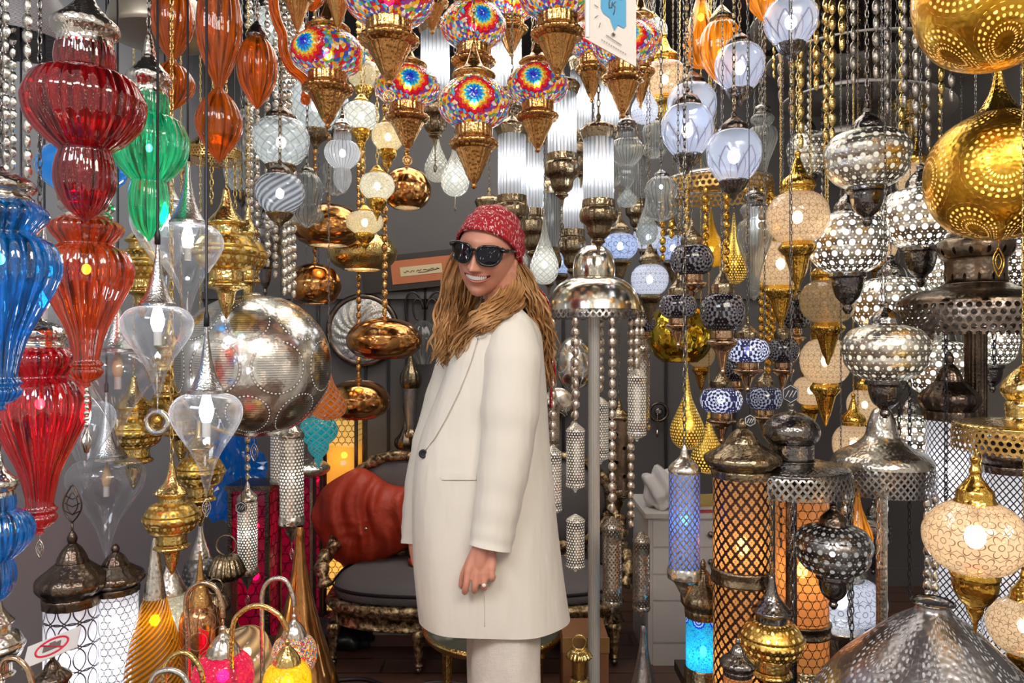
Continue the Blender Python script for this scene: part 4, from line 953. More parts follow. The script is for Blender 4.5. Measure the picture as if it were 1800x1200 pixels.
# ---- standing lanterns
def column_lamp(cx, ycap, ybody, w, d, label, body, cap='bronze_dark', bulb='bulb_white', bands=(), base_z=TZ, finial=False, caph=1.0, bulbs=(.3,)):
    top = P(cx, ycap, d); R = w/2/F*d; zb = base_z; h = top.z-zb
    r = empty('column_lantern', (top.x, d, zb), label, 'lantern')
    hb = P(cx, ybody, d).z-zb                      # top of the glass body
    c = h-hb
    B().lathe([(R*q, hb+c*(1-z)) for q, z in [(.03, 0), (.1, .03), (.18, .1), (.14, .17), (.14, .17), (.34, .25), (.5, .36), (.55, .42), (.55, .42), (.8, .5), (1.18, .62), (1.25, .72), (1.12, .8), (.95, .86), (.95, .86), (1.02, .88), (1.0, 1)]], flute=(16, .025), N=14).build('cap', cap, r)
    B().lathe([(R*.97, hb), (R*.97, .05)], smooth=False, N=6, uvk=2*PI*R/6, seg=48).build('glass_body', body, r)
    B().lathe([(R*.97, .06), (R*1.05, .055), (R*1.05, .02), (R*1.15, .015), (R*1.15, 0)], smooth=False).build('base', cap, r)
    for yb in bands:
        z = P(cx, yb, d).z-zb
        B().lathe([(R*.98, z+.02), (R*1.06, z+.016), (R*1.02, z), (R*1.06, z-.016), (R*.98, z-.02)], seg=40).build('band', cap, r)
    for f in bulbs:
        B().sphere((0, 0, hb*f), (R*.2, R*.2, R*.32), 12, 8).build('bulb', bulb, r)
    if finial:
        b = B(); z0 = h
        b.tube([(0, 0, z0-.01), (0, 0, z0+.02)], .003, 6)
        s = .028
        for f, ww in ((1, .0022), (.6, .0016)):
            for sg in (-1, 1): b.tube([(sg*s*f*math.sin(t*PI)*(1.1-.5*t), 0, z0+.02+.1*(t*f+(1-f)*.5)) for t in np.linspace(0, 1, 14)], ww, 5)
        for t in (.3, .5, .7): b.tube([(-s*.7, 0, z0+.02+.1*t), (0, 0, z0+.02+.1*(t-.1)), (s*.7, 0, z0+.02+.1*t)], .0015, 4)
        b.build('filigree_finial', cap, r)
    return r
column_lamp(127, 932, 1062, 92, 1.9, 'white glass lantern with interlaced ring pattern and filigree finial', 'rings_white', finial=True, bulbs=(.6, .35))
column_lamp(203, 955, 1040, 76, 1.97, 'white glass lantern with honeycomb pattern, beside the ringed one', 'hexcell_white', bulbs=(.75, .4))
column_lamp(1305, 735, 838, 104, 1.9, 'tall bronze lattice lantern glowing orange in tiers', 'lattice_orange', cap='bronze', bulb='bulb_warm', bands=(1008,), bulbs=(.72, .25))
column_lamp(1410, 800, 868, 92, 2.12, 'orange lantern behind the dark silver lamp, pierced with cells', 'star_orange', cap='bronze', bulb='bulb_warm', bands=(1100,), bulbs=(.6,))
column_lamp(1669, 618, 738, 78, 2.2, 'white diamond lattice lantern under the dark ring chandelier', 'lattice_white', cap='bronze_dark', bulbs=(.8, .6))
column_lamp(1772, 730, 830, 82, 2.1, 'white diamond lattice lantern by the right border behind the large flower-traced lamp', 'lattice_white', cap='bronze_dark', bulbs=(.72,))
column_lamp(1236, 982, 1083, 62, 2.1, 'blue tile lantern with flower rosette under a bronze dome cap', 'mosaic_bluetile', cap='bronze', bulb='bulb_white', bulbs=(.5,))
column_lamp(92, 1148, 1210, 48, 1.6, 'small dark onion-domed lantern below the red ringed notice', 'hexcell_white', cap='bronze_dark', bulbs=())
column_lamp(1712, 1020, 1078, 58, 2.2, 'short white lattice lantern under the cone of the large flower-traced lamp', 'lattice_white', cap='bronze_dark', bulbs=(.5,))
column_lamp(1297, 1120, 1185, 50, 1.72, 'small dark lantern top in front of the orange lattice', 'star_orange', cap='silver_dark', bulbs=())

KIND['pear'] = [('vase_body', 'copper', [(.07, 0), (.1, .02), (.1, .07), (.16, .15), (.3, .27), (.55, .42), (.82, .57), (1, .74), (.92, .88), (.6, .98), (.5, 1)], {'N': 5, 'seg': 56})]
KIND['onion'] = [('vase_body', 'dotted_grey', [(.15, 0), (.13, .015), (.16, .05), (.33, .12), (.58, .255), (.82, .4), (1, .58), (.93, .78), (.6, .96), (.45, 1)], {'N': 6, 'seg': 72}),
                 ('neck_ring', 'silver_dark', [(.16, -.01), (.18, .0), (.15, .012)], {})]
L('pear', 527, 925, zrow(0, 2.15), 172, 2.15, 'tall copper drop-shaped floor lamp with pale steel neck', name='floor_lamp', mats={'vase_body': 'copper'})
L('pear', 1131, 1098, zrow(0, 2.15), 118, 2.15, 'engraved grey metal drop-shaped vase lamp in front of the white drawers', name='floor_lamp', mats={'vase_body': 'engraved_grey'})
L('onion', 1640, 1058, zrow(TZ, 1.6), 400, 1.6, 'large dotted steel onion-shaped lamp in the lower right foreground', name='table_lamp')
# yellow cone glass lamp
KIND['cone'] = [('steel_tip', 'silver', [(.06, 0), (.1, .02), (.2, .12), (.3, .22), (.38, .31)], {}),
                ('glass_cone', 'glass_yellow_cone', [(.38, .305), (.6, .42), (.85, .55), (1, .7), (.9, .88), (.6, 1)], {'N': 10, 'seg': 44})]
L('cone', 272, 945, zrow(TZ, 1.85), 98, 1.85, 'yellow and orange spiral glass cone lamp with a steel tip', bulb='bulb_yellow', bulbat=.42, name='table_lamp')
KIND['pot'] = [('cap', 'silver', [(.04, 0), (.1, .06), (.2, .15), (.55, .28), (.6, .32)], {}), ('pierced_body', 'tube_pierced', [(.6, .3), (.95, .36), (1, .5), (.95, .66)], {'N': 6}),
               ('base_cup', 'silver', [(.95, .65), (.7, .75), (.3, .85), (.2, .93), (.5, .97), (.5, 1)], {})]
L('pot', 298, 955, zrow(TZ, 2.0), 96, 2.0, 'crusted white beaded glass lamp with silver dome behind the yellow cone lamp', mats={'pierced_body': 'glass_crackle'}, bulb='bulb_white', name='table_lamp')
L('pot', 352, 968, zrow(TZ, 1.86), 70, 1.86, 'rose copper onion-topped lamp next to the beaded white one', mats={'cap': 'copper_brass', 'pierced_body': 'copper_pierced', 'base_cup': 'copper_brass'}, name='table_lamp')
L('pot', 352, 900, zrow(.34, 2.4), 60, 2.4, 'small silver pear-capped lamp on the stool behind the arched arms', mats={'cap': 'silver', 'pierced_body': 'pierced_silver_dark'}, name='table_lamp')

# ---- swan-neck table lamps
def arm_lamp(pts, d, label, metal, kind=None, kargs=None, rad=.006):
    """curved arm on a round foot; the shade hangs from the arm's end"""
    p = [P(x, y, d) for x, y in pts]; p = [v for v in spline([tuple(v) for v in p], 6)]
    foot = Vector((p[0][0], d, TZ)); r = empty('table_lamp', foot, label, 'lamp')
    loc = [Vector(q)-foot for q in p]
    B().tube([Vector((loc[0].x, 0, .008))]+loc, rad, 10).build('arm', metal, r)
    B().lathe([(.06, 0), (.06, .008), (.05, .014), (.01, .02)], smooth=False).build('foot', metal, r)
    e = loc[-1]; w, h, gm, cm = kargs; Rr = w/2/F*d; hh = h/F*d
    ez = e.z
    B().chain(e.x, 0, ez, ez-.02, .008, .016, .0016).build('chain', metal, r)
    ez -= .018
    b = B().lathe([(q*Rr, ez-z*hh) for q, z in [(.04, 0), (.12, .04), (.1, .1), (.35, .2), (.5, .3), (.55, .38)]], c=(e.x, 0, 0), flute=(14, .03)); b.build('cap', cm, r)
    B().lathe([(q*Rr, ez-z*hh) for q, z in [(.52, .36), (.85, .45), (1, .62), (.95, .8), (.6, .96), (.1, 1)]], c=(e.x, 0, 0), N=6, seg=40).build('glass_globe', gm, r)
    B().sphere((e.x, 0, ez-.66*hh), .014, 12, 8).build('bulb', 'bulb_magenta' if 'pink' in gm else ('bulb_yellow' if 'yellow' in gm else 'bulb_warm'), r)
arm_lamp([(331, 1240), (330, 1120), (328, 1050), (350, 1025), (378, 1032), (390, 1062), (392, 1085)], 1.72, 'table lamp with copper arched arm holding a crackled magenta globe', 'rose_brass', kargs=(104, 135, 'glass_crackle_pink', 'silver'))
arm_lamp([(408, 1240), (408, 1110), (425, 1075), (455, 1064), (485, 1076), (500, 1095), (505, 1108)], 1.68, 'table lamp with gold arched arm holding a crackled yellow globe', 'gold_light', kargs=(84, 118, 'glass_crackle_yellow', 'gold_light'))
arm_lamp([(462, 1250), (461, 1100), (462, 1040), (478, 1018), (502, 1020), (514, 1045), (517, 1065)], 1.84, 'table lamp with pale arched arm holding a small multicoloured mosaic globe', 'silver', kargs=(78, 110, 'mosaic_confetti', 'silver'))
arm_lamp([(289, 1260), (290, 1180), (308, 1150), (332, 1150), (352, 1175), (358, 1210)], 1.6, 'table lamp of which only the gold arch shows, in front of the yellow cone lamp', 'gold_light', kargs=(60, 90, 'glass_crackle_yellow', 'gold_light'))
arm_lamp([(262, 1260), (268, 1195), (290, 1178), (316, 1183), (332, 1205), (338, 1230)], 1.42, 'table lamp of which only the silver arch shows at the lower edge', 'silver', kargs=(60, 90, 'glass_crackle_pink', 'silver'))
arm_lamp([(60, 1270), (58, 1215), (50, 1180), (30, 1158), (8, 1160), (2, 1180)], 1.5, 'table lamp with a copper arm curving in at the lower left corner', 'rose_brass', kargs=(60, 90, 'glass_crackle', 'silver'))
L('goldtier', -4, 1040, 1235, 84, 1.7, 'silver ball lamp cut by the left border above the copper arm', 'chain', mats={'cap': 'silver', 'body': 'silver', 'base_cup': 'silver'})
KIND['shell'] = [('glass_shell', 'glass_shell', [(.1, 0), (.6, .06), (.92, .22), (1, .42), (.85, .68), (.5, .88), (.25, 1)], {'N': 3, 'seg': 40})]
L('shell', 434, 1100, zrow(TZ, 1.95), 86, 1.95, 'peach ribbed shell-like glass lamp between the arched arms', bulb='bulb_warm', bulbat=.3, name='table_lamp')
# amber glass horn at the top
r = empty('glass_horn_lamp', P(540, 185, 1.9), 'curved amber glass arm ending in a droplet among the mosaic lamps', 'lamp')
b = B(); pts = [P(x, y, 1.9)-r.location for x, y in [(478, -60), (481, 10), (488, 40), (497, 62), (499, 90), (512, 120), (535, 140), (540, 160), (537, 172)]]
b.tube(spline([tuple(q) for q in pts], 5), [.013]*41, 10); b.sphere((pts[-1].x, 0, pts[-1].z-.006), .013); b.build('glass_arm', 'glass_amber', r)
hang(r, pts[0].x, 0, pts[0].z, 'chain')

# ---- ring chandeliers
def ring_chandelier(cx, d, prof, label, strands=(), column=None, crown='crown_pierced', rim='fret_dark', rimprof=None, colmat='bronze_dark', name='ring_chandelier', style='chain', hangst='chain', ybase=None, chmat=None, parts3=None):
    """prof: (half width px, row) from the top; rimprof the pierced band; strands: (angle, row end, style, (cyl row0,row1,halfw))"""
    base = P(cx, ybase or 700, d); r = empty(name, base, label, 'chandelier')
    k = d/F
    def q(p): return [(a*k, (base.z-(H+(600-y)*k))*-1) for a, y in p]
    B().lathe(q(prof), seg=64, N=14, flute=None).build('crown', crown, r)
    if rimprof: B().lathe(q(rimprof), seg=72, N=10, smooth=False).build('pierced_rim', rim, r)
    if parts3:
        for nm, mt, pf in parts3: B().lathe(q(pf), seg=64, N=14).build(nm, mt, r)
    if column:
        hw, y0, y1 = column
        B().lathe([(a*k, z) for a, z in [(hw*1.3, q([(0, y0)])[0][1]), (hw, q([(0, y0+14)])[0][1]), (hw, q([(0, y1)])[0][1])]], smooth=False, flute=(18, .05)).build('column', colmat, r)
    R = (rimprof or prof)[-1][0]*k*.97; zr = q([(0, (rimprof or prof)[-1][1]-2)])[0][1]
    for ang, yend, st, cyl in strands:
        x, y = R*math.cos(ang), R*math.sin(ang); dd = d+y
        zend = (H+(600-yend)*dd/F)-base.z
        b = B()
        if 'beads' in st: b.beads(x, y, zend, zr, .0135, .03)
        else: b.chain(x, y, zend, zr, .011, .026, .002)
        b.build('bead_strand' if 'beads' in st else 'chain', chmat or CHAINMAT[st], r)
        if cyl:
            y0, y1, hw = cyl
            for (ya, yb) in ([(y0, y1)] if not isinstance(y0, tuple) else [y0, y1]):
                za = (H+(600-ya)*dd/F)-base.z; zb = (H+(600-yb)*dd/F)-base.z; rr = hw*dd/F; hh = za-zb
                B().lathe([(rr*a, zb+hh*z) for a, z in [(.1, 1.02), (.5, .98), (.9, .93), (1, .9), (.94, .88), (.94, .88), (.94, .12), (.94, .12), (1, .1), (.9, .06), (.3, .02), (.08, -.03)]], seg=24, N=4, c=(x, y, 0)).build('pierced_cylinder', 'tube_pierced' if hw % 2 else 'tube_pierced_dim', r)
    zt = q([prof[0]])[0][1]
    hang(r, 0, 0, zt, hangst)
    return r
A = math.radians
ring_chandelier(1044, 2.3, [(4, 418), (6, 424), (5, 430), (18, 434), (32, 448), (37, 470), (36, 488), (36, 488), (50, 492), (68, 506), (79, 528), (83, 545)],
    'silver dome chandelier with crystal bead strands and pierced cylinders', name='dome_chandelier', crown='silver_smooth', rim='fret_silver', rimprof=[(83, 545), (85, 548), (85, 560)],
    column=(10, 520, 1330), colmat='tube_steel', style='beads', chmat='bead_silver',
    strands=[(A(205), 775, 'beads', (785, 905, 17)), (A(242), 738, 'beads', ((745, 862), (905, 1002), 17)), (A(285), 902, 'beads', (910, 1072, 18)), (A(325), 645, 'beads', (650, 772, 17)),
             (A(345), 592, 'beads', ((596, 765), (936, 1080), 16)), (A(75), 690, 'beads', (700, 812, 15)), (A(150), 690, 'beads', (700, 790, 14)), (A(30), 930, 'beads', None), (A(110), 820, 'beads', None)])
ring_chandelier(1715, 2.25, [(8, 392), (30, 398), (44, 410), (46, 418), (46, 418), (57, 424), (60, 440), (52, 455), (52, 455), (48, 460), (49, 498), (49, 498), (70, 508), (100, 514), (122, 526), (126, 534)],
    'dark bronze ring chandelier with pierced crown and fluted column', rim='fret_dark', rimprof=[(126, 534), (128, 540), (128, 572), (126, 588)], column=(17, 575, zrow(.402, 2.25)), hangst='chain', chmat='cord_black',
    strands=[(A(a), y, 'chain', None) for a, y in ((185, 1050), (218, 960), (250, 640), (300, 720), (330, 900), (60, 760), (140, 820))])
ring_chandelier(1391, 1.95, [(3, 705), (8, 712), (6, 722), (28, 730), (46, 748), (47, 766), (40, 778), (40, 778), (38, 782), (38, 808), (38, 808), (70, 812), (95, 820), (98, 826)],
    'small blackened silver ring chandelier in front of the orange lanterns', crown='silver_dark', rim='fret_silver', rimprof=[(98, 826), (101, 832), (101, 862)], column=(9, 862, zrow(.402, 1.95)), colmat='silver_dark', chmat='silver_dark',
    strands=[(A(a), y, 'chain', None) for a, y in ((182, 1130), (222, 1000), (250, 1100), (318, 1100), (345, 1180), (20, 1000), (80, 960), (140, 900))])
ring_chandelier(1800, 1.6, [(3, 640), (20, 655), (34, 675), (36, 690), (26, 704), (26, 704), (30, 712), (30, 736), (60, 740), (105, 744), (110, 752)],
    'gold ring chandelier cut by the right border over the flower-traced lamp', crown='gold_light', rim='fret_gold', rimprof=[(110, 752), (112, 760), (112, 792)], hangst='gchain', chmat='gold_light', strands=[(A(a), y, 'gchain', None) for a, y in ((200, 830), (250, 850), (290, 830))])
ring_chandelier(1550, 2.15, [(5, 716), (14, 720), (22, 740), (28, 765), (45, 782), (72, 796), (82, 808), (84, 816)],
    'silver bell-topped chandelier with crystal rim and long bead strands', crown='silver', rim='fret_silver', rimprof=[(84, 816), (86, 824), (84, 862)], column=(9, 862, zrow(.402, 2.15)), colmat='silver', chmat='silver', hangst='chain',
    strands=[(A(300), 1120, 'beads', None), (A(330), 1080, 'beads', None), (A(355), 1040, 'chain', None), (A(200), 950, 'beads', None), (A(240), 1000, 'chain', None), (A(60), 980, 'beads', None)])
ring_chandelier(1258, 2.8, [(4, 296), (20, 300), (60, 306), (92, 316), (96, 322)],
    'silver ring chandelier with gold bead strands, under the lowest clear leaf globe', crown='silver', rim='fret_gold', rimprof=[(96, 322), (98, 330), (98, 346)], chmat='gold', hangst='chain',
    strands=[(A(a), y, 'gbeads', None) for a, y in ((185, 460), (205, 420), (225, 500), (245, 440), (265, 560), (285, 420), (305, 600), (325, 470), (345, 640), (5, 700))])
ring_chandelier(374, 2.45, [(4, 235), (20, 240), (46, 262), (48, 268)],
    'gold cage chandelier hanging behind the green lantern', crown='gold_light', rim='fret_gold', rimprof=[(48, 268), (50, 276), (50, 284)], chmat='gold_light', hangst='gchain',
    strands=[(A(a), y, 'gchain', None) for a, y in ((190, 350), (240, 400), (290, 360), (340, 380), (40, 350))])

# ---- grey spiral plates with bead chains, upper right
r = empty('spiral_chandelier', P(1530, 60, 3.3), 'dark grey spiral plate chandelier threaded with gold and grey bead chains', 'chandelier')
b = B(); pts = []; n = 150; k = 3.3/F
V = []; 
for i in range(n):
    t = i/(n-1); a = t*2*PI*3.4+2.2; R = (205-95*t)*k; z = (-(285-130*(1-t)+0)+155+0*t)*k - .0
    z = (60-(300-215*(1-t)) + 20)*k if False else (-(t*240)+40)*k
    for rr, dz in ((R, 0), (R-.2, .05), (R-.2, .042), (R, -.006)):
        V.append((rr*math.cos(a), rr*math.sin(a), z+dz*1.5))
V = np.array(V); b.grid(V, 4, n, closed_u=True); b.build('spiral_plate', 'plate_grey', r)
for i in range(20):
    t = .02+.96*((i*0.618) % 1); a = t*2*PI*3.4+2.2; R = (205-95*t)*k-.04; z = (-(t*240)+40)*k
    b = B(); zl = z-(.22+.35*random.random()); bz = r.location
    if clash([(bz.x+R*math.cos(a), bz.y+R*math.sin(a), .015, bz.z+zl, CEIL)]) > .2: continue
    (b.beads if i % 3 else b.chain)(R*math.cos(a), R*math.sin(a), zl, .22, .011 if i % 3 else .014, .034)
    b.build('bead_chain' if i % 3 else 'chain', 'gold_light' if i % 2 else 'bead_grey', r)
B().tube([(0, 0, -.5), (0, 0, CEIL-r.location.z)], .008, 8).build('rod', 'bronze_dark', r)
GRP = 'gold and grey bead strands bunched above the silver pierced lamps'
for i, (px, yb, d, st) in enumerate([(1392, 230, 2.5, 'gbeads'), (1408, 262, 2.4, 'gbeads'), (1435, 160, 2.3, 'gbeads'), (1463, 250, 2.3, 'gbeads'), (1452, 300, 2.5, 'gbeads'), (1372, 180, 2.6, 'sbeads'), (1500, 150, 2.4, 'sbeads'),
                     (1560, 200, 2.5, 'sbeads'), (1590, 190, 2.3, 'sbeads'), (1585, 260, 2.6, 'gbeads'), (1632, 260, 2.5, 'sbeads'), (1655, 190, 2.6, 'gbeads'), (1673, 180, 2.4, 'sbeads'), (1480, 90, 2.2, 'gbeads'), (1610, 230, 2.2, 'sbeads'), (1540, 140, 2.2, 'sbeads')]):
    d = min((clash([(P(px, 0, d+o).x, d+o, .014, P(0, yb, d+o).z, CEIL)])+abs(o), d+o) for o in (0, .06, -.06, .12, .2, -.12, .3, .4, .5, .7))[1]
    p = P(px, yb, d); r = empty('bead_strand', p, 'bead strand hanging in the bunch above the silver pierced lamps', 'bead strand', GRP)
    hang(r, 0, 0, 0, st, 'beads')
GRP = 'silver bead strands hanging beside the small copper saucer'
for px, yb, d in [(500, 520, 2.35), (508, 515, 2.42), (516, 525, 2.5), (484, 490, 2.6), (470, 470, 2.5), (452, 500, 2.5), (440, 440, 2.6)]:
    p = P(px, yb, d); r = empty('bead_strand', p, 'pale bead strand hanging between the silver globe and the copper saucer', 'bead strand', GRP)
    hang(r, 0, 0, 0, 'beads', 'beads')
GRP = 'grey crystal strands along the left border'
for px, yb, d in [(10, 310, 1.75), (22, 300, 1.9), (48, 420, 1.6), (4, 280, 2.0)]:
    p = P(px, yb, d); r = empty('bead_strand', p, 'crystal bead strand hanging along the left border above the blue lantern', 'bead strand', GRP)
    hang(r, 0, 0, 0, 'beads', 'beads')
GRP = 'slim black lamp cords on the left'
for px, d in ((37, 1.9), (70, 2.0), (191, 2.1), (258, 2.1)):
    p = P(px, 330 if px < 100 else 400, d); r = empty('lamp_cord', p, 'slim black cord hanging among the coloured glass lanterns', 'cord', GRP)
    hang(r, 0, 0, 0, 'cord', 'cable')
# silver dish at the top
KIND['dish'] = [('dish', 'pierced_silver_dark', [(.08, 0), (.5, .1), (.9, .45), (1, .75), (.97, .85), (.97, .85), (.5, .95), (.05, 1)], {'N': 9, 'seg': 56})]
L('dish', 282, -30, 84, 172, 2.1, 'wide silver ceiling dish with dark cords hanging below it', ('chain', -60), mats={'dish': 'dish_metal'}, cat='light fixture')
KIND['wiredome'] = [('shade', 'striped_shade', [(.05, 0), (.4, .1), (.8, .4), (1, .8), (.98, 1)], {'N': 30, 'seg': 60})]
@reg('striped_shade')
def _(g):
    u, v = g.uv(); s = g.m('GREATER_THAN', g.m('SINE', g.m('MULTIPLY', v, 60)), .2)
    return g.out(g.n('BsdfPrincipled', {'Base Color': g.mixc(s, (.45, .44, .46), (.015, .015, .02)), 'Roughness': .4}).outputs[0])
L('wiredome', 25, -60, 78, 190, 1.95, 'black and silver wire-wound shade in the upper left corner', ('chain', -100), cat='light fixture')
# black tassel lamp among the chains
L('ottoman', 466, 352, 520, 56, 2.75, 'dark pierced lamp hanging among chains behind the big silver globe', 'chain', mats={'pierced_body': 'pierced_silver_dark'})

# ---- pictures, plates and sconces on the back wall
r = empty('framed_calligraphy', P(742, 475, YB-.03), 'framed calligraphy strip with terracotta border in a wide dark frame', 'picture'); r.rotation_euler = (0, math.radians(-6), 0)
b = B().box((-.33, -.02, -.1), (.33, .02, .1)); b.build('frame', 'wood_dark', r, False)
simple('terracotta', (.55, .17, .07), .5); simple('parchment', (.7, .55, .33), .6); simple('ink', (.12, .09, .07), .6)
B().box((-.17, -.024, -.066), (.17, -.018, .066)).build('border', 'terracotta', r, False)
B().box((-.12, -.026, -.026), (.115, -.02, .026)).build('paper', 'parchment', r, False)
b = B()
for x0, w_ in ((-.1, .03), (-.065, .025), (-.03, .03), (.01, .06), (.075, .025)):
    b.tube([(x0+w_*t, -.0275, .004*math.sin(t*9+x0*40)-.003+.004*t) for t in np.linspace(0, 1, 12)], .0016, 4)
b.tube([(-.02, -.0275, -.012), (.02, -.0275, -.013), (.06, -.0275, -.006), (.1, -.0275, 0)], .0018, 4)
b.build('handwriting', 'ink', r)
r = empty('wall_plate', P(638, 580, YB-.03), 'round fluted silver plate in a dark rim on the grey wall', 'plate')
b = B()
nr, nth = 14, 96; R0 = .178; V = []; UV = []
for i in range(nr+1):
    q = i/nr
    for j in range(nth+1):
        a = j/nth*2*PI; sw = a+q*1.1
        V.append((R0*q*math.cos(a), -.01-.02*(1-q)*q*2+.006*q*math.cos(sw*16)*math.sin(q*PI), R0*q*math.sin(a))); UV.append((a, q))
b.grid(np.array(V), nth+1, nr+1, np.array(UV)); b.build('plate', 'silver', r)
b = B().tube([((R0+.012)*math.cos(a), 0, (R0+.012)*math.sin(a)) for a in np.linspace(0, 2*PI, 49)[:-1]], .018, 10, closed=True); b.build('rim', 'bronze_dark', r)
def sconce(px, y0, y1, label, mat='bronze', glassm=None):
    p = P(px, y1, YB-.1); h = P(px, y0, YB-.1).z-p.z
    r = empty('wall_sconce', p, label, 'wall lamp')
    B().sphere((-.02, .08, h*.55), (.035, .02, .07), 14, 10).build('backplate', mat, r)
    pts = [(-.02, .07, h*.5), (-.05, .02, h*.3), (0, -.02, h*.12), (.03, 0, h*.3), (.01, .0, h*.5), (.0, 0, h*.62)]
    B().tube(spline(pts, 6), .009, 8).build('arm', mat, r)
    B().lathe([(.004, h), (.012, h*.94), (.03, h*.86), (.055, h*.8), (.058, h*.74), (.045, h*.7)], flute=(12, .04)).build('cap', mat, r)
    B().lathe([(.045, h*.7), (.04, h*.6), (.028, h*.4)], N=6).build('glass_shade', glassm or 'glass_ribbed_dim', r)
    B().lathe([(.03, h*.4), (.045, h*.36), (.03, h*.25), (.012, h*.12), (.004, 0)], flute=(12, .05)).build('cup', mat, r)
sconce(722, 610, 850, 'bronze wall sconce with long dark glass, beside the copper saucers', glassm='engraved_grey')
sconce(712, 740, 900, 'second bronze wall sconce half hidden lower on the wall', mat='bronze_dark')
r = empty('wall_sconce', P(745, 640, YB-.1), 'scrolled wrought iron wall light with clear fluted glass', 'wall lamp')
k = YB/F; b = B()
b.tube([(0, .08, 150*k), (0, .05, 60*k)], .007, 6)
for sg in (-1, 1):
    for s in (1, .6):
        b.tube([(sg*s*(.07-.06*math.cos(t)*(1-t/9)), .05, (95+30*s*math.sin(t))*k) for t in np.linspace(0, 5, 20)], .006, 6)
b.build('scroll_frame', 'wrought_iron', r)
B().lathe([(.02, 75*k), (.06, 62*k), (.085, 40*k), (.06, 15*k), (.035, 0)], flute=(12, .06)).build('glass_shade', 'glass_ribbed_dim', r)
r = empty('wall_ring', P(1158, 724, YB-.03), 'round bronze wall fitting with a short pull cord near the drawers', 'wall fitting')
B().tube([(.05*math.cos(a), 0, .05*math.sin(a)) for a in np.linspace(0, 2*PI, 33)[:-1]], .008, 8, closed=True).build('ring', 'bronze_dark', r)
B().sphere((0, 0, 0), (.025, .012, .025)).build('boss', 'silver_dark', r)
B().tube([(-.01, -.01, 0), (-.01, -.01, -.1)], .0015, 5).build('pull_cord', 'silver', r)
B().tube([(-.01, -.01, -.1), (-.01, -.01, -.14)], .007, 8).build('cord_weight', 'silver', r)
r = empty('wall_disc', P(982, 708, YB-.05), "white openwork disc on the wall just behind the woman's back", 'wall ornament')
b = B().lathe([(.001, .012), (.06, .012), (.085, .0)], smooth=False, seg=40); o = b.build('disc', 'engraved_silver', r); o.rotation_euler = (PI/2, 0, 0)

# ---- lit fret lanterns in the back corner
def box_lamp(px0, px1, y0, d, label, bands, frame, bulb, ybase=None, nm='box_lantern', cat='lantern', dep=None):
    x0, x1 = P(px0, 0, d).x, P(px1, 0, d).x; zt = P(0, y0, d).z; zb = P(0, ybase, d).z if ybase else 0.0
    w = x1-x0; dep = dep or w; r = empty(nm, ((x0+x1)/2, d+dep/2, zb), label, cat); h = zt-zb
    for sx in (-1, 1):
        for sy in (-1, 1): B().box((sx*w/2-.008, sy*dep/2-.008, 0), (sx*w/2+.008, sy*dep/2+.008, h)).build('corner_post', frame, r, False)
    B().box((-w/2-.015, -dep/2-.015, h), (w/2+.015, dep/2+.015, h+.02)).build('lid', frame, r, False)
    B().box((-w/2-.015, -dep/2-.015, -0.0), (w/2+.015, dep/2+.015, .02)).build('base', frame, r, False)
    for (ya, yb, mt) in bands:
        za = P(0, ya, d).z-zb; zb2 = max(.02, P(0, yb, d).z-zb)
        for nrm in (0, 1, 2):
            b = B(); cell = .1
            if nrm == 0: V = [(-w/2, -dep/2, zb2), (w/2, -dep/2, zb2), (-w/2, -dep/2, za), (w/2, -dep/2, za)]; ww = w
            elif nrm == 1: V = [(w/2, -dep/2, zb2), (w/2, dep/2, zb2), (w/2, -dep/2, za), (w/2, dep/2, za)]; ww = dep
            else: V = [(-w/2, dep/2, zb2), (-w/2, -dep/2, zb2), (-w/2, dep/2, za), (-w/2, -dep/2, za)]; ww = dep
            b.grid(np.array(V), 2, 2, np.array([(0, 0), (ww/cell, 0), (0, (za-zb2)/cell), (ww/cell, (za-zb2)/cell)])); b.build('panel', mt, r, False)
    for f in ((.25, .55, .8)):
        B().sphere((0, 0, h*f), .016, 12, 8).build('bulb', bulb, r)
    return r
glass('panel_yellow', (1, .58, .1), .15, .75)
box_lamp(572, 626, 735, 3.75, 'tall lit yellow box lantern with fretwork head in the back corner', [(735, 783, 'yellow_fret'), (783, 890, 'panel_yellow'), (893, 1100, 'yellow_fret')], 'bronze_dark', 'bulb_yellow')
box_lamp(484, 548, 838, 3.75, 'magenta fret lantern with pale posts beside the sofa', [(838, 1200, 'magenta_fret')], 'rose_brass', 'bulb_magenta')
box_lamp(405, 470, 862, 2.9, 'dark magenta honeycomb lantern behind the pierced cylinder lamp', [(862, 1250, 'magenta_fret')], 'bronze_dark', 'bulb_magenta')
box_lamp(553, 565, 790, 3.72, 'narrow magenta panel lantern between the pale-posted one and the yellow one', [(790, 1100, 'magenta_fret')], 'wood_dark', 'bulb_magenta', dep=.2)
L('saucer', 538, 806, 836, 84, 3.4, 'shallow silver lid-shaped lamp over the magenta fret lantern', 'chain', mats={'shade': 'silver'})
# crumpled blue plastic-like glass hanging
r = empty('blue_glass_lamp', P(412, 905, 3.2), 'crumpled electric blue glass lamp behind the silver globe', 'lamp')
bm = bmesh.new(); bmesh.ops.create_icosphere(bm, subdivisions=4, radius=.1)
for v in bm.verts:
    n = v.co.normalized(); s = 1+.35*math.sin(n.x*7+n.z*5)*math.cos(n.y*6-n.z*8)
    v.co = Vector((n.x*.11*s, n.y*.08*s, n.z*.19*s+.16))
me = bpy.data.meshes.new('glass_body'); bm.to_mesh(me); bm.free(); me.materials.append(M('glass_azure'))
o = bpy.data.objects.new('glass_body', me); COL.objects.link(o); o.parent = r
hang(r, 0, 0, .34, 'cord')
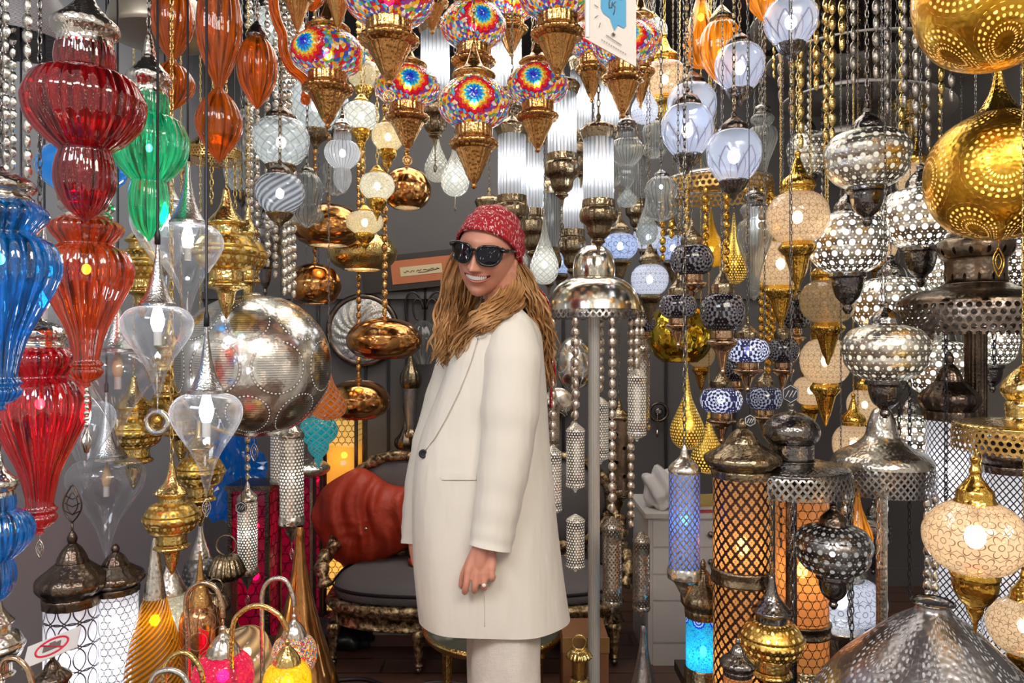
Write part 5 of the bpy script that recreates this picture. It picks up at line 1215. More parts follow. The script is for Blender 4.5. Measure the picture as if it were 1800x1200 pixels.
# brass house-shaped lanterns
def mini_lantern(px, y0, y1, w, d, label, mat='bronze', ring=True):
    p = P(px, y1, d); h = P(px, y0, d).z-p.z; R = w/2/F*d; r = empty('mini_lantern', p, label, 'lantern')
    B().lathe([(R*.1, h*.82), (R*.6, h*.8), (R*.95, h*.7), (R*.8, h*.66), (R*.55, h*.64)], flute=(18, .08)).build('roof', mat, r)
    B().lathe([(R*.6, h*.64), (R*.6, h*.32)], smooth=False, seg=6, N=6, uvk=R*.6).build('pierced_body', 'fret_gold' if mat != 'bronze' else 'fret_dark', r)
    B().lathe([(R*.6, h*.32), (R*.8, h*.28), (R*.9, h*.1), (R*1, 0)], seg=12, smooth=False).build('base', mat, r)
    if ring: B().tube([(R*.55*math.cos(a), 0, h*.82+R*.5+R*.55*math.sin(a)) for a in np.linspace(0, 2*PI, 25)[:-1]], .003, 6, closed=True).build('ring_handle', mat, r)
mini_lantern(398, 930, zrow(.34, 2.35), 64, 2.35, 'old brass house-shaped lantern with ribbed roof and ring handle')
mini_lantern(378, 1010, zrow(.34, 2.28), 50, 2.28, 'smaller old brass lantern in front of the ribbed-roof one')
mini_lantern(1018, 1122, 1222, 46, 2.19, 'small gold lantern with ribbed roof and ring handle before the brown carton', mat='gold_light')
# carton, with stool that carries the gold lantern
simple('kraft', (.3, .13, .055), .6); simple('kraft_flap', (.36, .19, .06), .6)
x0, x1 = P(990, 0, 2.42).x, P(1070, 0, 2.42).x
r = empty('carton', ((x0+x1)/2, 2.51, 0), 'brown carton with a lighter flap standing by the bead strands', 'box')
hh = P(0, 1122, 2.42).z; w2 = (x1-x0)/2
B().box((-w2, -.09, 0), (w2, .09, hh)).build('body', 'kraft', r, False)
B().box((-w2-.002, -.096, hh-.045), (w2+.002, -.09, hh+.004)).build('flap', 'kraft_flap', r, False)
p = P(1018, 1222, 2.19); r = empty('plinth', (p.x, 2.19, 0), 'low dark plinth under the small gold lantern', 'plinth')
B().box((-.04, -.04, 0), (.04, .04, p.z)).build('block', 'wood_dark', r, False)

# ---- white drawer cabinet with plastic bag and papers
d = 3.15; x0, x1 = P(1140, 0, d).x, P(1290, 0, d).x; zt = P(0, 902, d).z
r = empty('drawer_cabinet', ((x0+x1)/2, d+.2, 0), 'white drawer cabinet standing against the grey wall', 'cabinet'); w2 = (x1-x0)/2
B().box((-w2, -.19, .0), (w2, .2, zt-.02)).build('body', 'white_lacquer', r, False)
B().box((-w2-.015, -.21, zt-.02), (w2+.015, .2, zt)).build('top', 'white_lacquer', r, False)
edges = [914, 962, 1010, 1056, 1130, 1200, 1268]
for a, bb in zip(edges[:-1], edges[1:]):
    za, zb = P(0, a, d).z, P(0, bb, d).z
    dr = B().box((-w2+.02, -.2, zb+.004), (w2-.02, -.188, za-.004)).build('drawer', 'white_lacquer', r, False)
    kb = B().sphere((.08, -.215, (za+zb)/2), .014); kb.build('knob', 'silver_dark', dr)
r2 = empty('plastic_bag', (x0+.09, d+.12, zt), 'crumpled white plastic bag on the drawer cabinet', 'bag')
bm = bmesh.new(); bmesh.ops.create_icosphere(bm, subdivisions=4, radius=1)
for v in bm.verts:
    n = v.co.normalized(); s = 1+.14*math.sin(n.x*9+n.z*4)+.12*math.sin(n.y*11-n.z*7+n.x*5)
    v.co = Vector((n.x*.085*s*(1+.25*max(0, n.z)), n.y*.08*s, max(-.07, n.z*.1*s)+.07))
me = bpy.data.meshes.new('bag'); bm.to_mesh(me); bm.free()
for pl in me.polygons: pl.use_smooth = True
simple('plastic_white', (.82, .8, .79), .3); me.materials.append(M('plastic_white')); o = bpy.data.objects.new('bag_body', me); COL.objects.link(o); o.parent = r2
simple('paper_red', (.5, .06, .08), .6); simple('paper_gold', (.55, .4, .12), .5)
for i, (m_, lb) in enumerate((('paper_red', 'red folder, lowest on the drawer cabinet'), ('cord_white', 'white paper sheaf lying on the red folder'), ('paper_gold', 'ochre folder, topmost on the drawer cabinet'))):
    o = B().box((-.1, -.09, 0), (.1, .09, .014)).build('folder', m_, None, False); o.location = (x0+.29, d+.1, zt+.0145*i); o.rotation_euler = (0, 0, .1*i); tag(o, lb, 'folder')

# ---- baroque sofa
@reg('sofa_fabric')
def _(g):
    o = g.obj(); sp = g.n('SeparateXYZ', {0: o})
    s = g.m('MULTIPLY', g.m('SINE', g.m('MULTIPLY', sp.outputs[0], 620)), g.m('SINE', g.m('MULTIPLY', g.m('ADD', sp.outputs[1], sp.outputs[2]), 620)))
    c = g.mixc(g.m('MULTIPLY_ADD', s, .5, .5), (.2, .185, .18), (.1, .09, .09))
    return g.out(g.n('BsdfPrincipled', {'Base Color': c, 'Roughness': .8, 'Normal': g.bump(s, .3)}).outputs[0])
@reg('carved_gold')
def _(g):
    n = g.noise(45, 5)
    c = g.ramp(n, [(.35, (.05, .03, .02)), (.5, (.3, .2, .1)), (.65, (.75, .6, .35))])
    return g.out(g.metal(c, .32, g.bump(n, .9, .01), .85))
D0 = 3.05; sx0, sx1 = P(556, 0, D0).x, P(1105, 0, D0).x; zs = P(0, 1052, D0).z; cxs = (sx0+sx1)/2; hw = (sx1-sx0)/2
r = empty('sofa', (cxs, D0+.3, 0), 'baroque gilded sofa with grey woven seat and two oval backs', 'sofa')
def plan(n=64, ex=3.2, kx=1.0, ky=1.0):
    out = []
    for i in range(n):
        a = 2*PI*i/n; c_, s_ = math.cos(a), math.sin(a)
        out.append((math.copysign(abs(c_)**(2/ex), c_)*hw*kx, math.copysign(abs(s_)**(2/ex), s_)*.3*ky))
    return out
def slab(b, zs_, ex=3.2):
    n = 64; V = []
    for (kx, ky, z) in zs_:
        V += [(x, y, z) for x, y in plan(n, ex, kx, ky)]
    b.grid(np.array(V), n, len(zs_), closed_u=True); return b
z1 = zs+.012
slab(B(), [(.0, .0, z1+.02), (.6, .6, z1+.02), (.9, .88, z1+.01), (.97, .96, z1-.015), (.97, .96, z1-.05), (.9, .9, z1-.06)]).build('seat', 'sofa_fabric', r)
slab(B(), [(.975, .965, z1-.004), (.985, .975, z1-.012), (.975, .965, z1-.02)]).build('piping', 'cord_black', r)
slab(B(), [(.9, .9, z1-.055), (1.01, 1.01, z1-.06), (1.03, 1.03, z1-.085), (1.0, 1.0, z1-.105), (.98, .98, z1-.108), (.98, .98, z1-.15), (1.0, 1.0, z1-.155), (.96, .96, z1-.165)]).build('seat_rail', 'carved_gold', r)
zl = z1-.15
for lx, ly in ((-.93, -.7), (-.35, -1), (.35, -1), (.93, -.7), (-.85, .85), (.85, .85)):
    x, y = lx*hw, ly*.3*.93
    lg = B().lathe([(.022, zl), (.03, zl-.02), (.024, zl-.04), (.018, zl-.1), (.012, .05), (.018, .035), (.008, .03)], c=(x, y, 0), flute=(10, .05)).build('leg', 'carved_gold', r)
    B().sphere((x, y, .016), .016).build('caster', 'silver_dark', lg)
for ox in (-.6, .6):
    cz = z1+.27; cx_ = ox*hw; R1, R2 = .24, .2
    bk = B()
    V = []; nn = 48
    for q, dy in ((0, -.03), (.6, -.028), (.92, -.01), (1, .01)):
        V += [(cx_+R1*q*math.cos(2*PI*i/nn), .27+dy, cz+R2*q*math.sin(2*PI*i/nn)) for i in range(nn)]
    bk.grid(np.array(V), nn, 4, closed_u=True); bk.build('backrest', 'sofa_fabric', r)
    fr = B().tube([(cx_+(R1+.02)*math.cos(a), .275, cz+(R2+.02)*math.sin(a)) for a in np.linspace(0, 2*PI, 49)[:-1]], [.026+.006*math.sin(i*2.1) for i in range(48)], 10, closed=True)
    fr.build('back_frame', 'carved_gold', r)
    for sg in (-1, 1):
        pts = [(cx_+sg*.26, .27, cz-.02), (cx_+sg*.3, .2, cz-.1), (cx_+sg*.28, .1, z1+.1), (cx_+sg*.3, -.05, z1+.06), (cx_+sg*.27, -.1, z1-.03)]
        if (ox < 0) == (sg < 0): B().tube(spline(pts, 6), [.03+.008*math.sin(i*1.7) for i in range(25)], 8).build('armrest', 'carved_gold', r)
    B().tube(spline([(cx_-.1, .275, cz-R2-.02), (cx_-.12, .275, z1+.02), (cx_, .275, z1-.01), (cx_+.12, .275, z1+.02), (cx_+.1, .275, cz-R2-.02)], 5), .022, 8).build('back_support', 'carved_gold', r)
b = B(); b.tube(spline([(-.1, .275, z1+.25), (0, .275, z1+.12), (.1, .275, z1+.25)], 5), .02, 8); b.build('centre_scroll', 'carved_gold', r)

# ---- orange red jacket draped over the sofa's back
@reg('jacket_red')
def _(g):
    n = g.noise(7, 4)
    c = g.mixc(n, (.42, .03, .012), (.62, .07, .02))
    return g.out(g.n('BsdfPrincipled', {'Base Color': c, 'Roughness': .5, 'Normal': g.bump(g.noise(12, 5), .6, .02)}).outputs[0])
cj = P(640, 950, D0+.5); r = empty('jacket', (cj.x, D0+.5, cj.z-.2), 'orange red jacket draped over the oval back of the sofa', 'jacket')
out = [(-.24, .16), (-.2, .25), (-.1, .32), (-.03, .35), (.03, .33), (.12, .27), (.22, .245), (.27, .17), (.3, .06), (.24, -.01), (.14, -.07), (.03, -.12), (-.07, -.125), (-.15, -.08), (-.21, .02), (-.25, .1)]
oc = spline([*out, out[0]], 6)[:-1]; n = len(oc); V = []
ccx, ccz = .01, .12
layers = [(q_, -.115+.105*q_**3.2) for q_ in np.linspace(0, 1, 16)]+[(.98, .03), (.8, .06), (.0, .065)]
for li, (q, dy) in enumerate(layers):
    for i, (x, z) in enumerate(oc):
        X, Z = ccx+(x-ccx)*q, ccz+(z-ccz)*q
        w_ = X+.25*Z*math.sin(Z*9)               # folds fall from the shoulder and gather at one side
        f = math.sin(w_*58+1.5*math.sin(Z*11))+.6*math.sin(w_*103-Z*16)+.5*math.exp(-((X+.02)**2+(Z-.05)**2)/.004)*math.sin(Z*120)
        V.append((X, dy+(-.015*f*(1-.3*q) if li < 16 else 0), Z+.2))
b = B(); b.grid(np.array(V), n, len(layers), closed_u=True); b.build('shell_fabric', 'jacket_red', r)
sl = [(.24, -.06, .38), (.3, -.1, .3), (.31, -.13, .2), (.27, -.14, .12)]
B().tube(spline(sl, 6), [.045+.006*math.sin(i*1.9) for i in range(19)], 12).build('sleeve', 'jacket_red', r)
B().sphere((.035, -.135, .29), (.008, .004, .008), 10, 6).build('snap_button', 'silver', r)

# ---- glass coffee table
d = 2.62; zt = P(0, 1107, d).z; px_ = P(868, 0, d).x
simple('table_glass', (.13, .13, .1), .08, .3)
r = empty('coffee_table', (px_, d+.05, 0), 'low brass-legged coffee table with glass top behind the woman', 'table')
B().lathe([(.001, zt), (.24, zt), (.25, zt-.006), (.24, zt-.012), (.001, zt-.012)], smooth=False, seg=48).build('glass_top', 'table_glass', r)
B().lathe([(.245, zt-.002), (.257, zt-.01), (.245, zt-.03)], seg=48).build('rim', 'gold_light', r)
for a in (200, 320, 80):
    x, y = .2*math.cos(A(a)), .24*math.sin(A(a))
    x = P(786, 0, d+.05+y).x-px_ if a == 200 else x
    B().lathe([(.022, zt-.03), (.028, zt-.05), (.018, zt-.07), (.014, .03), (.024, .02), (.03, 0)], c=(x, y, 0), flute=(8, .04)).build('leg', 'gold_light', r)
# things kept under the sofa
simple('cloth_maroon', (.16, .01, .02), .7); simple('bag_black', (.02, .02, .025), .35); simple('carton_pink', (.3, .16, .13), .6); simple('jeans_blue', (.05, .13, .25), .7)
def lump(px, y1, w, h, dd, d, m_, label, nm, cat, seed):
    rr = random.Random(seed); p = P(px, y1, d); a_, b_ = rr.uniform(4, 7), rr.uniform(4, 7)
    bm = bmesh.new(); bmesh.ops.create_icosphere(bm, subdivisions=4, radius=1)
    for v in bm.verts:
        n = v.co.normalized(); s = 1+.15*math.sin(n.x*a_+n.z*3)+.1*math.sin(n.y*b_*1.6+n.x*8)
        v.co = Vector((n.x*w/2*s, n.y*dd/2*s, max(0, n.z*h/2*s+h/2)))
    me = bpy.data.meshes.new(nm); bm.to_mesh(me); bm.free()
    for pl in me.polygons: pl.use_smooth = True
    me.materials.append(M(m_)); o = bpy.data.objects.new(nm, me); COL.objects.link(o); o.location = (p.x, d, 0); tag(o, label, cat)
lump(600, 1170, .3, .13, .25, 3.35, 'bag_black', 'black bag pushed under the sofa beside the copper floor lamp', 'bag', 'bag', 1)
lump(668, 1130, .22, .12, .22, 3.5, 'cloth_maroon', 'maroon cloth bundle stowed beneath the sofa', 'cloth_bundle', 'cloth', 2)
lump(1040, 1110, .2, .12, .2, 3.4, 'bag_black', 'shiny black bag under the sofa behind the brown carton', 'bag', 'bag', 3)
lump(990, 1110, .14, .12, .2, 3.55, 'jeans_blue', 'blue cloth bundle under the sofa next to the shiny black bag', 'cloth_bundle', 'cloth', 4)
o = B().box((-.17, -.1, 0), (.17, .1, .05)).build('carton', 'carton_pink', None, False); o.location = (P(720, 0, 3.45).x, 3.45, 0); tag(o, 'flat pinkish carton lying on the floor under the sofa', 'box')
o = B().box((-.2, -.1, 0), (.2, .1, .035)).build('carton', 'cord_white', None, False); o.location = (P(735, 0, 3.45).x, 3.45, .051); tag(o, 'thin white carton stacked on the flat pinkish one', 'box')
o = B().tube(spline([(-.62, 0, .008), (-.45, .03, .008), (-.3, -.04, .008), (-.12, .0, .008), (.1, -.05, .008)], 8), .007, 6).build('power_cable', 'cord_black', None); o.location = (P(830, 0, 3.0).x, 2.98, 0); tag(o, 'black power cable trailing across the wooden floor', 'cable')

# ---- hanging card, notice and tags
simple('card', (.6, .55, .5), .6); simple('card_blue', (.02, .25, .45), .5); simple('print_grey', (.16, .13, .12), .6); simple('card_edge', (.75, .72, .7), .5)
d = 1.35; p = P(1072, 60, d); r = empty('hanging_card', p, 'grey hanging card with a blue speech bubble and small print at the top edge', 'sign')
def flat(pts, y, m_, nm):
    n = len(pts); b = B(); k = d/F
    V = [((x-1072)*k, y, (60-yy)*k) for x, yy in pts]; c = np.mean(np.array(V), 0)
    V2 = [tuple(c)]*n
    b.grid(np.array(V+V2), n, 2, closed_u=True); return b.build(nm, m_, r, False)
k = d/F
V = []
for yy in (-.0015, .0015): V += [((x-1072)*k, yy, (60-y)*k) for x, y in [(1028, -60), (1028, 68), (1118, 118), (1118, -60)]]
b = B().raw(np.array(V), [(0, 1, 2, 3), (4, 7, 6, 5), (0, 4, 5, 1), (1, 5, 6, 2), (2, 6, 7, 3), (3, 7, 4, 0)]); b.build('card_sheet', 'card', r, False)
flat([(1056, -60), (1056, 15), (1060, 24), (1072, 33), (1076, 45), (1080, 55), (1086, 45), (1096, 51), (1100, 47), (1100, 0), (1100, -60)], -.003, 'card_blue', 'speech_bubble')
b = B(); z = lambda x, y: ((x-1072)*k, -.0045, (60-y)*k)
b.tube([z(1072, -2), z(1070, 8), z(1071, 16), z(1075, 15), z(1076, 5)], .0008, 4); b.tube([z(1082, 4), z(1077, 9), z(1081, 14), z(1078, 27)], .0008, 4); b.tube([z(1088, -6), z(1091, 2), z(1095, -5)], .0008, 4); b.build('handwriting', 'print_grey', r)
b = B()
for a_, c_ in (((1044, 10), (1051, 15)), ((1045, 33), (1051, 29)), ((1053, 50), (1055, 42))): b.tube([z(*a_), z(*c_)], .0006, 4)
b.tube([z(1076, 60), z(1080, 64)], .0022, 5)
for (xa, ya, xb, yb) in ((1065, 64, 1092, 82), (1057, 72, 1102, 99)):
    for i in range(11):
        t = i/11; x, y = xa+(xb-xa)*t, ya+(yb-ya)*t; b.tube([z(x, y-1.6), z(x+1.2, y+1.4), z(x+2.2, y-.4)], .0005, 4)
b.build('small_print', 'print_grey', r)
B().box(((1030-1072)*k, -.004, (60-66)*k), ((1035-1072)*k, .002, (60+60)*k)).build('edge_strip', 'card_edge', r, False)
B().tube([(0, 0, 120*k-.002), (0, 0, CEIL-p.z)], .0012, 5).build('string', 'cord_white', r)
# notice lying on the small onion-domed lantern
simple('notice_red', (.7, .02, .06), .5)
p = P(92, 1137, 1.6); r = empty('notice_card', p, 'small tilted white notice with a red ring and black camera mark', 'sign'); r.rotation_euler = (math.radians(-62), math.radians(-20), math.radians(12))
B().box((-.056, -.001, -.03), (.056, .001, .03)).build('card_sheet', 'card_edge', r, False)
B().tube([(.034*math.cos(a), -.002, .022*math.sin(a)) for a in np.linspace(0, 2*PI, 33)[:-1]], .0022, 5, closed=True).build('red_ring', 'notice_red', r)
b = B().box((-.018, -.003, -.008), (.018, -.001, .008)); b.box((-.006, -.003, .008), (.006, -.001, .012)); b.build('camera_mark', 'print_grey', r, False)
B().tube([(-.025, -.0035, .014), (.025, -.0035, -.014)], .0016, 5).build('slash', 'notice_red', r)
# hexagon tags
@reg('tag_hex')
def _(g): return g.out(g.n('BsdfPrincipled', {'Base Color': (.03, .035, .05), 'Roughness': .3}).outputs[0])
for px, py, d, lb in ((1389, 692, 1.93, 'dark hexagonal tag with pale slanted lines in front of the small ring chandelier'), (1318, 739, 1.85, 'dark hexagonal tag on the cap of the bronze lattice lantern'), (424, 892, 2.1, 'dark hexagonal tag beside the pierced cylinder lamp')):
    p = P(px, py, d); s = 17/F*d if px == 1389 else 11/F*d
    r = empty('hexagon_tag', p, lb, 'tag')
    o = B().lathe([(.0005, .001), (s, .001), (s, -.001), (.0005, -.001)], seg=6, smooth=False).build('plate', 'tag_hex', r, False); o.rotation_euler = (PI/2, 0, 0)
    b = B().tube([(s*.88*math.cos(a+PI/6*0), -.003, s*.88*math.sin(a)) for a in [PI/6+i*PI/3 for i in range(6)]], .0009, 4, closed=True)
    for q in (-.35, .05, .4): b.tube([(s*(q-.2), -.003, -s*.35), (s*(q+.2), -.003, s*.35)], .0012, 4)
    b.build('printed_lines', 'cord_white', r)
    B().tube([(0, 0, s), (0, .002, s+.03), (0, .01, CEIL-p.z)], .001, 4).build('string', 'cord_black', r)
# gold ball in a ring under the clear drop
p = P(277, 742, 1.55); r = empty('ring_ornament', p, 'small gold ball held in a smoky glass ring beneath a clear drop lamp', 'ornament')
B().sphere((0, 0, .004), .011, 16, 12).build('ball', 'gold', r)
B().tube([(.022*math.cos(a), 0, .022*math.sin(a)) for a in np.linspace(0, 2*PI, 33)[:-1]], .006, 10, closed=True).build('ring', 'silver', r)
B().tube([(0, 0, .02), (0, 0, P(277, 700, 1.55).z-p.z)], .0015, 6).build('hook', 'silver', r)
# ================================================================ the woman
DP = 1.95
PR = empty('person', (P(880, 0, DP).x, DP, 0), 'smiling woman in a long ivory blazer, red headscarf and black sunglasses', 'person')
PO = PR.location
def pp(px, py, dy=0.0):
    return P(px, py, DP+dy)-PO
# ---- head: a sculpted sphere, local x to her left side of the picture, y towards the back, z up
HC = pp(857, 443, 0.0)
HM = Matrix.Translation(HC) @ Euler((math.radians(15), math.radians(6), 0)).to_matrix().to_4x4() @ Euler((0, 0, math.radians(-15))).to_matrix().to_4x4()
def gs(x, s): return np.exp(-(x/s)**2)
def head_shape(nu=96, nv=80, off=0.0):
    ph = np.linspace(0.001, PI-.001, nv+1); th = np.linspace(0, 2*PI, nu+1)[:-1]
    Pn = np.stack([np.outer(np.sin(ph), np.cos(th)), np.outer(np.sin(ph), np.sin(th)), np.outer(np.cos(ph), np.ones(nu))], -1)
    x, y, z = Pn[..., 0]*(.074+off), Pn[..., 1]*(.096+off), np.where(Pn[..., 2] > 0, Pn[..., 2]*(.106+off), Pn[..., 2]*(.128+off))
    front = np.clip(-y/.096, 0, 1)
    t = np.clip((-z-.005)/.122, 0, 1)
    x = x*(1-.20*t**2.0)
    y = np.where(y > 0, y*(1-.55*t), y*(1+.06*t))
    y = np.where(y > 0, y*(1+.10*np.clip(z/.1, 0, 1)), y)
    z = np.where(z < -.05, -.05+(z+.05)*(1-.40*np.clip((y+.055)/.06, 0, 1)), z)
    if off == 0.0:
        f = front**.6
        y = y-.017*gs(x, .024)*gs(z+.106, .02)*f                       # chin
        y = y+.007*(gs(x-.031, .017)+gs(x+.031, .017))*gs(z-.012, .015)*f   # eye sockets
        y = y-.011*(gs(x-.042, .016)+gs(x+.042, .016))*gs(z+.030, .016)*f   # raised cheeks
        y = y-.004*gs(x, .05)*gs(z-.036, .012)*f                        # brow
        y = y-.006*gs(x, .03)*gs(z+.055, .02)*f                         # muzzle
        nz = np.clip((.02-z)/.052, 0, 1)*np.clip((z+.045)/.010, 0, 1)
        y = y-.031*np.exp(-(x/(.006+.007*nz))**2)*nz**.9*f              # nose
        y = y-.007*(gs(x-.013, .006)+gs(x+.013, .006))*gs(z+.033, .007)*f  # nostril wings
        y = y+.006*(gs(x-.038, .005)+gs(x+.038, .005))*gs(z+.050, .018)*f
        y = y+.004*gs(x, .02)*gs(z+.080, .007)*f  # smile folds
    return np.stack([x, y, z], -1)
def gridmesh(V, flip=False):
    nv, nu = V.shape[:2]; b = B(); b.grid(V.reshape(-1, 3), nu, nv, closed_u=True, flip=flip); return b
def to_bm(b):
    bm = bmesh.new(); V = np.concatenate(b.V); Q = np.concatenate(b.Q)
    vs = [bm.verts.new(v) for v in V]
    for q in Q:
        try: bm.faces.new([vs[i] for i in dict.fromkeys(q)])
        except Exception: pass
    return bm
HV = head_shape()
hb = gridmesh(HV); _bm = to_bm(hb); HBVH = BVHTree.FromBMesh(_bm); _bm.free()
def face_pt(x, z, out=0.0):
    h = HBVH.ray_cast(Vector((x, -.3, z)), Vector((0, 1, 0)))
    return (h[0] if h[0] else Vector((x, -.09, z)))+Vector((0, -out, 0))
def hw(v): return HM @ Vector(v)

# ---- the body: one continuous surface (head, neck, trunk, arms, hands, legs, feet)
bd = B()
Vh = HV.reshape(-1, 3); Vh = np.array([list(hw(v)) for v in Vh]).reshape(HV.shape)
bd.grid(Vh.reshape(-1, 3), HV.shape[1], HV.shape[0], closed_u=True)
def limb(pts, rad, sides=14, flat=None, sub=4):
    q = spline([(*p, r) for p, r in zip([tuple(v) for v in pts], rad)], sub)
    q = np.array(q); bd.tube(q[:, :3], np.maximum(q[:, 3], .002), sides, flat=flat)
    bd.sphere(q[0, :3], q[0, 3]*.98, sides, 8); bd.sphere(q[-1, :3], q[-1, 3]*.98, sides, 8)
limb([pp(880, 478, .02), pp(884, 515, .03), pp(884, 550, .04), pp(880, 600, .04)], [.052, .05, .055, .07])
limb([pp(880, 590, .04), pp(872, 680, .04), pp(868, 780, .03), pp(865, 880, .03), pp(880, 985, .04), pp(895, 1050, .04)], [.085, .10, .092, .1, .105, .1])
limb([pp(880, 600, .02), pp(905, 606, -.06), pp(908, 690, -.1), pp(885, 800, -.1), pp(860, 930, -.12), pp(850, 958, -.13)], [.04, .038, .036, .034, .025, .0215])
limb([pp(850, 610, .09), pp(815, 645, .15), pp(775, 760, .17), pp(745, 840, .16), pp(732, 930, .12), pp(742, 985, .09)], [.04, .045, .038, .034, .026, .03])
# near hand: palm and five fingers, seen on its back, fingers curled
dy = -.14
limb([pp(850, 952, dy+.005), pp(847, 972, dy), pp(843, 992, dy)], [.0215, .0225, .021], flat=(1.0, 1.0))
kn = {'i': (823, 1004), 'm': (837, 1010), 'r': (851, 1008), 'p': (864, 1000)}
for (kx, ky) in kn.values():
    limb([pp(850+(kx-845)*.55, 962, dy-.002), pp(848+(kx-845)*.85, 985, dy-.004), pp(kx, ky, dy-.012)], [.012, .0125, .0105], 12)
for key, tip, dd, r_ in (('i', (817, 1043), .012, .0092), ('m', (834, 1041), .02, .0094), ('r', (851, 1036), .026, .009), ('p', (866, 1020), .024, .008)):
    kx, ky = kn[key]
    a = pp(kx, ky, dy-.012); b_ = pp((kx+tip[0])/2-.5, (ky+tip[1])/2+4, dy-.016); c_ = pp(tip[0], tip[1]-3, dy-.004); e_ = pp(tip[0]+3, tip[1]-7, dy+dd)
    limb([a, b_, c_, e_], [.0094, .0084, r_*.86, r_*.7], 12, sub=5)
limb([pp(836, 968, dy+.016), pp(824, 990, dy+.024), pp(814, 1010, dy+.026), pp(810, 1029, dy+.026)], [.013, .011, .0085, .0068], 12)
# far hand in the pocket
limb([pp(742, 985, .09), pp(752, 1010, .07), pp(760, 1030, .06)], [.026, .03, .018])
for i in range(4): limb([pp(750+i*6, 1015, .07), pp(757+i*6, 1040, .06), pp(760+i*5, 1056, .05)], [.009, .008, .007], 8)
limb([pp(745, 1000, .08), pp(765, 1010, .05), pp(775, 1028, .04)], [.011, .010, .008], 8)
# legs and feet
for (x0, dy0, x1) in ((900, -.03, 912), (872, .12, 868)):
    X0 = pp(x0, 1050, dy0); K = Vector((pp(x1-8, 1050, dy0).x, dy0, .48)); An = Vector((pp(x1, 1050, dy0).x+.01, dy0+.01, .085))
    limb([X0, K, An], [.07, .045, .033])
    limb([An, An+Vector((-.05, -.02, -.03)), An+Vector((-.15, -.05, -.055)), An+Vector((-.19, -.06, -.06))], [.034, .032, .024, .018])
me0 = bd.build('body_source', 'cord_white', None)
md = me0.modifiers.new('r', 'REMESH'); md.mode = 'VOXEL'; md.voxel_size = .0024
ms = me0.modifiers.new('s', 'SMOOTH'); ms.factor = .5; ms.iterations = 3
bpy.context.view_layer.update()
dg = bpy.context.evaluated_depsgraph_get(); me = bpy.data.meshes.new_from_object(me0.evaluated_get(dg))
bpy.data.objects.remove(me0)
@reg('skin')
def _(g):
    o = g.obj(); n = g.noise(9, 3, o); sp = g.n('SeparateXYZ', {0: o})
    c = g.mixc(g.m('MULTIPLY', n, .6), (.63, .30, .205), (.65, .255, .18))
    f = g.noise(300, 2, o); c = g.mixc(g.m('MULTIPLY', g.m('SUBTRACT', f, .6, clamp=True), 1.2), c, (.5, .24, .15))
    return g.out(g.n('BsdfPrincipled', {'Base Color': c, 'Roughness': .42, 'Subsurface Weight': .12, 'Subsurface Radius': (.02, .008, .004), 'Subsurface Scale': .5, 'Normal': g.bump(g.noise(180, 3, o), .08, .001)}).outputs[0])
me.materials.clear(); me.materials.append(M('skin'))
for p_ in me.polygons: p_.use_smooth = True
body = bpy.data.objects.new('body', me); COL.objects.link(body); body.parent = PR

@reg('hair')
def _(g):
    u, v = g.uv(); n = g.noise(3, 2, g.comb(g.m('MULTIPLY', u, 6), g.m('MULTIPLY', v, .15), 0)); n2 = g.noise(16, 3)
    c = g.ramp(g.m('ADD', g.m('MULTIPLY', n, .5), g.m('MULTIPLY', n2, .5)), [(.32, (.09, .035, .010)), (.48, (.33, .15, .045)), (.66, (.72, .42, .18))])
    return g.out(g.n('BsdfPrincipled', {'Base Color': c, 'Roughness': .38}).outputs[0])

# ---- face details
simple('lip', (.56, .17, .14), .35); simple('tooth', (.85, .82, .74), .25); simple('mouth_dark', (.12, .02, .02), .6)
MX = .004
def lipz(x, a, b_): return a+b_*((x-MX)/.036)**2
mz, mb = -.0565, .010
xs = np.linspace(-.033+MX, .034+MX, 19)
top_ = [face_pt(x, lipz(x, mz+.0075, mb-.0065), .0015) for x in xs]; bot_ = [face_pt(x, lipz(x, mz-.0075, mb+.0065), .0015) for x in xs]
b = B(); V = []
for k_ in range(5): V += [list(hw(Vector(t_).lerp(u_, k_/4)+Vector((0, .0002-.0012, 0)))) for t_, u_ in zip(top_, bot_)]
b.grid(np.array(V), 19, 5); b.build('mouth', 'mouth_dark', PR)
b = B(); V = []; NT = 67
for k_ in range(5):
    for i_ in range(NT):
        t = i_/(NT-1); x = MX-.0285+.057*t; e_ = math.sqrt(max(0.0, 1-abs(2*t-1)**3))
        zt_ = lipz(x, mz+.0068, mb-.0062); zb_ = zt_-(.0105*e_+.0012)+.0006*abs(math.sin(t*PI*11))
        groove = .0005*(1-min(1, abs(math.sin(t*PI*11))*3))
        V.append(list(hw(face_pt(x, zt_+(zb_-zt_)*k_/4, .0024-groove))))
b.grid(np.array(V), NT, 5); b.build('teeth', 'tooth', PR)
w_ = 1-np.abs(np.linspace(-1, 1, 19))**2.2
b = B().tube([hw(t_+Vector((0, .001, .0015))) for t_ in top_], .0008+.0018*w_, 8)
b.tube([hw(t_+Vector((0, .001, -.002))) for t_ in bot_], .0009+.0026*w_, 8); b.build('lips', 'lip', PR)
# ears (her near ear shows under the scarf)
for sg in (1, -1):
    b = B(); e0 = Vector((sg*.073, .012, -.018))
    pts = [e0+Vector((sg*(.004+.006*math.sin(t)), .012*math.cos(t)+.002, .027*math.sin(t))) for t in np.linspace(-2.2, 2.6, 16)]
    b.tube([hw(q) for q in pts], [.0035]*16, 8); b.sphere(hw(e0+Vector((sg*.001, .003, -.003))), (.007, .011, .02), 12, 8); b.sphere(hw(e0+Vector((sg*.004, -.003, -.026))), .0055, 10, 6); b.build('ear', 'skin', PR)
simple('pearl', (.85, .82, .75), .15)
B().sphere(hw((.079, .009, -.052)), .0038, 10, 8).build('earring', 'pearl', PR)

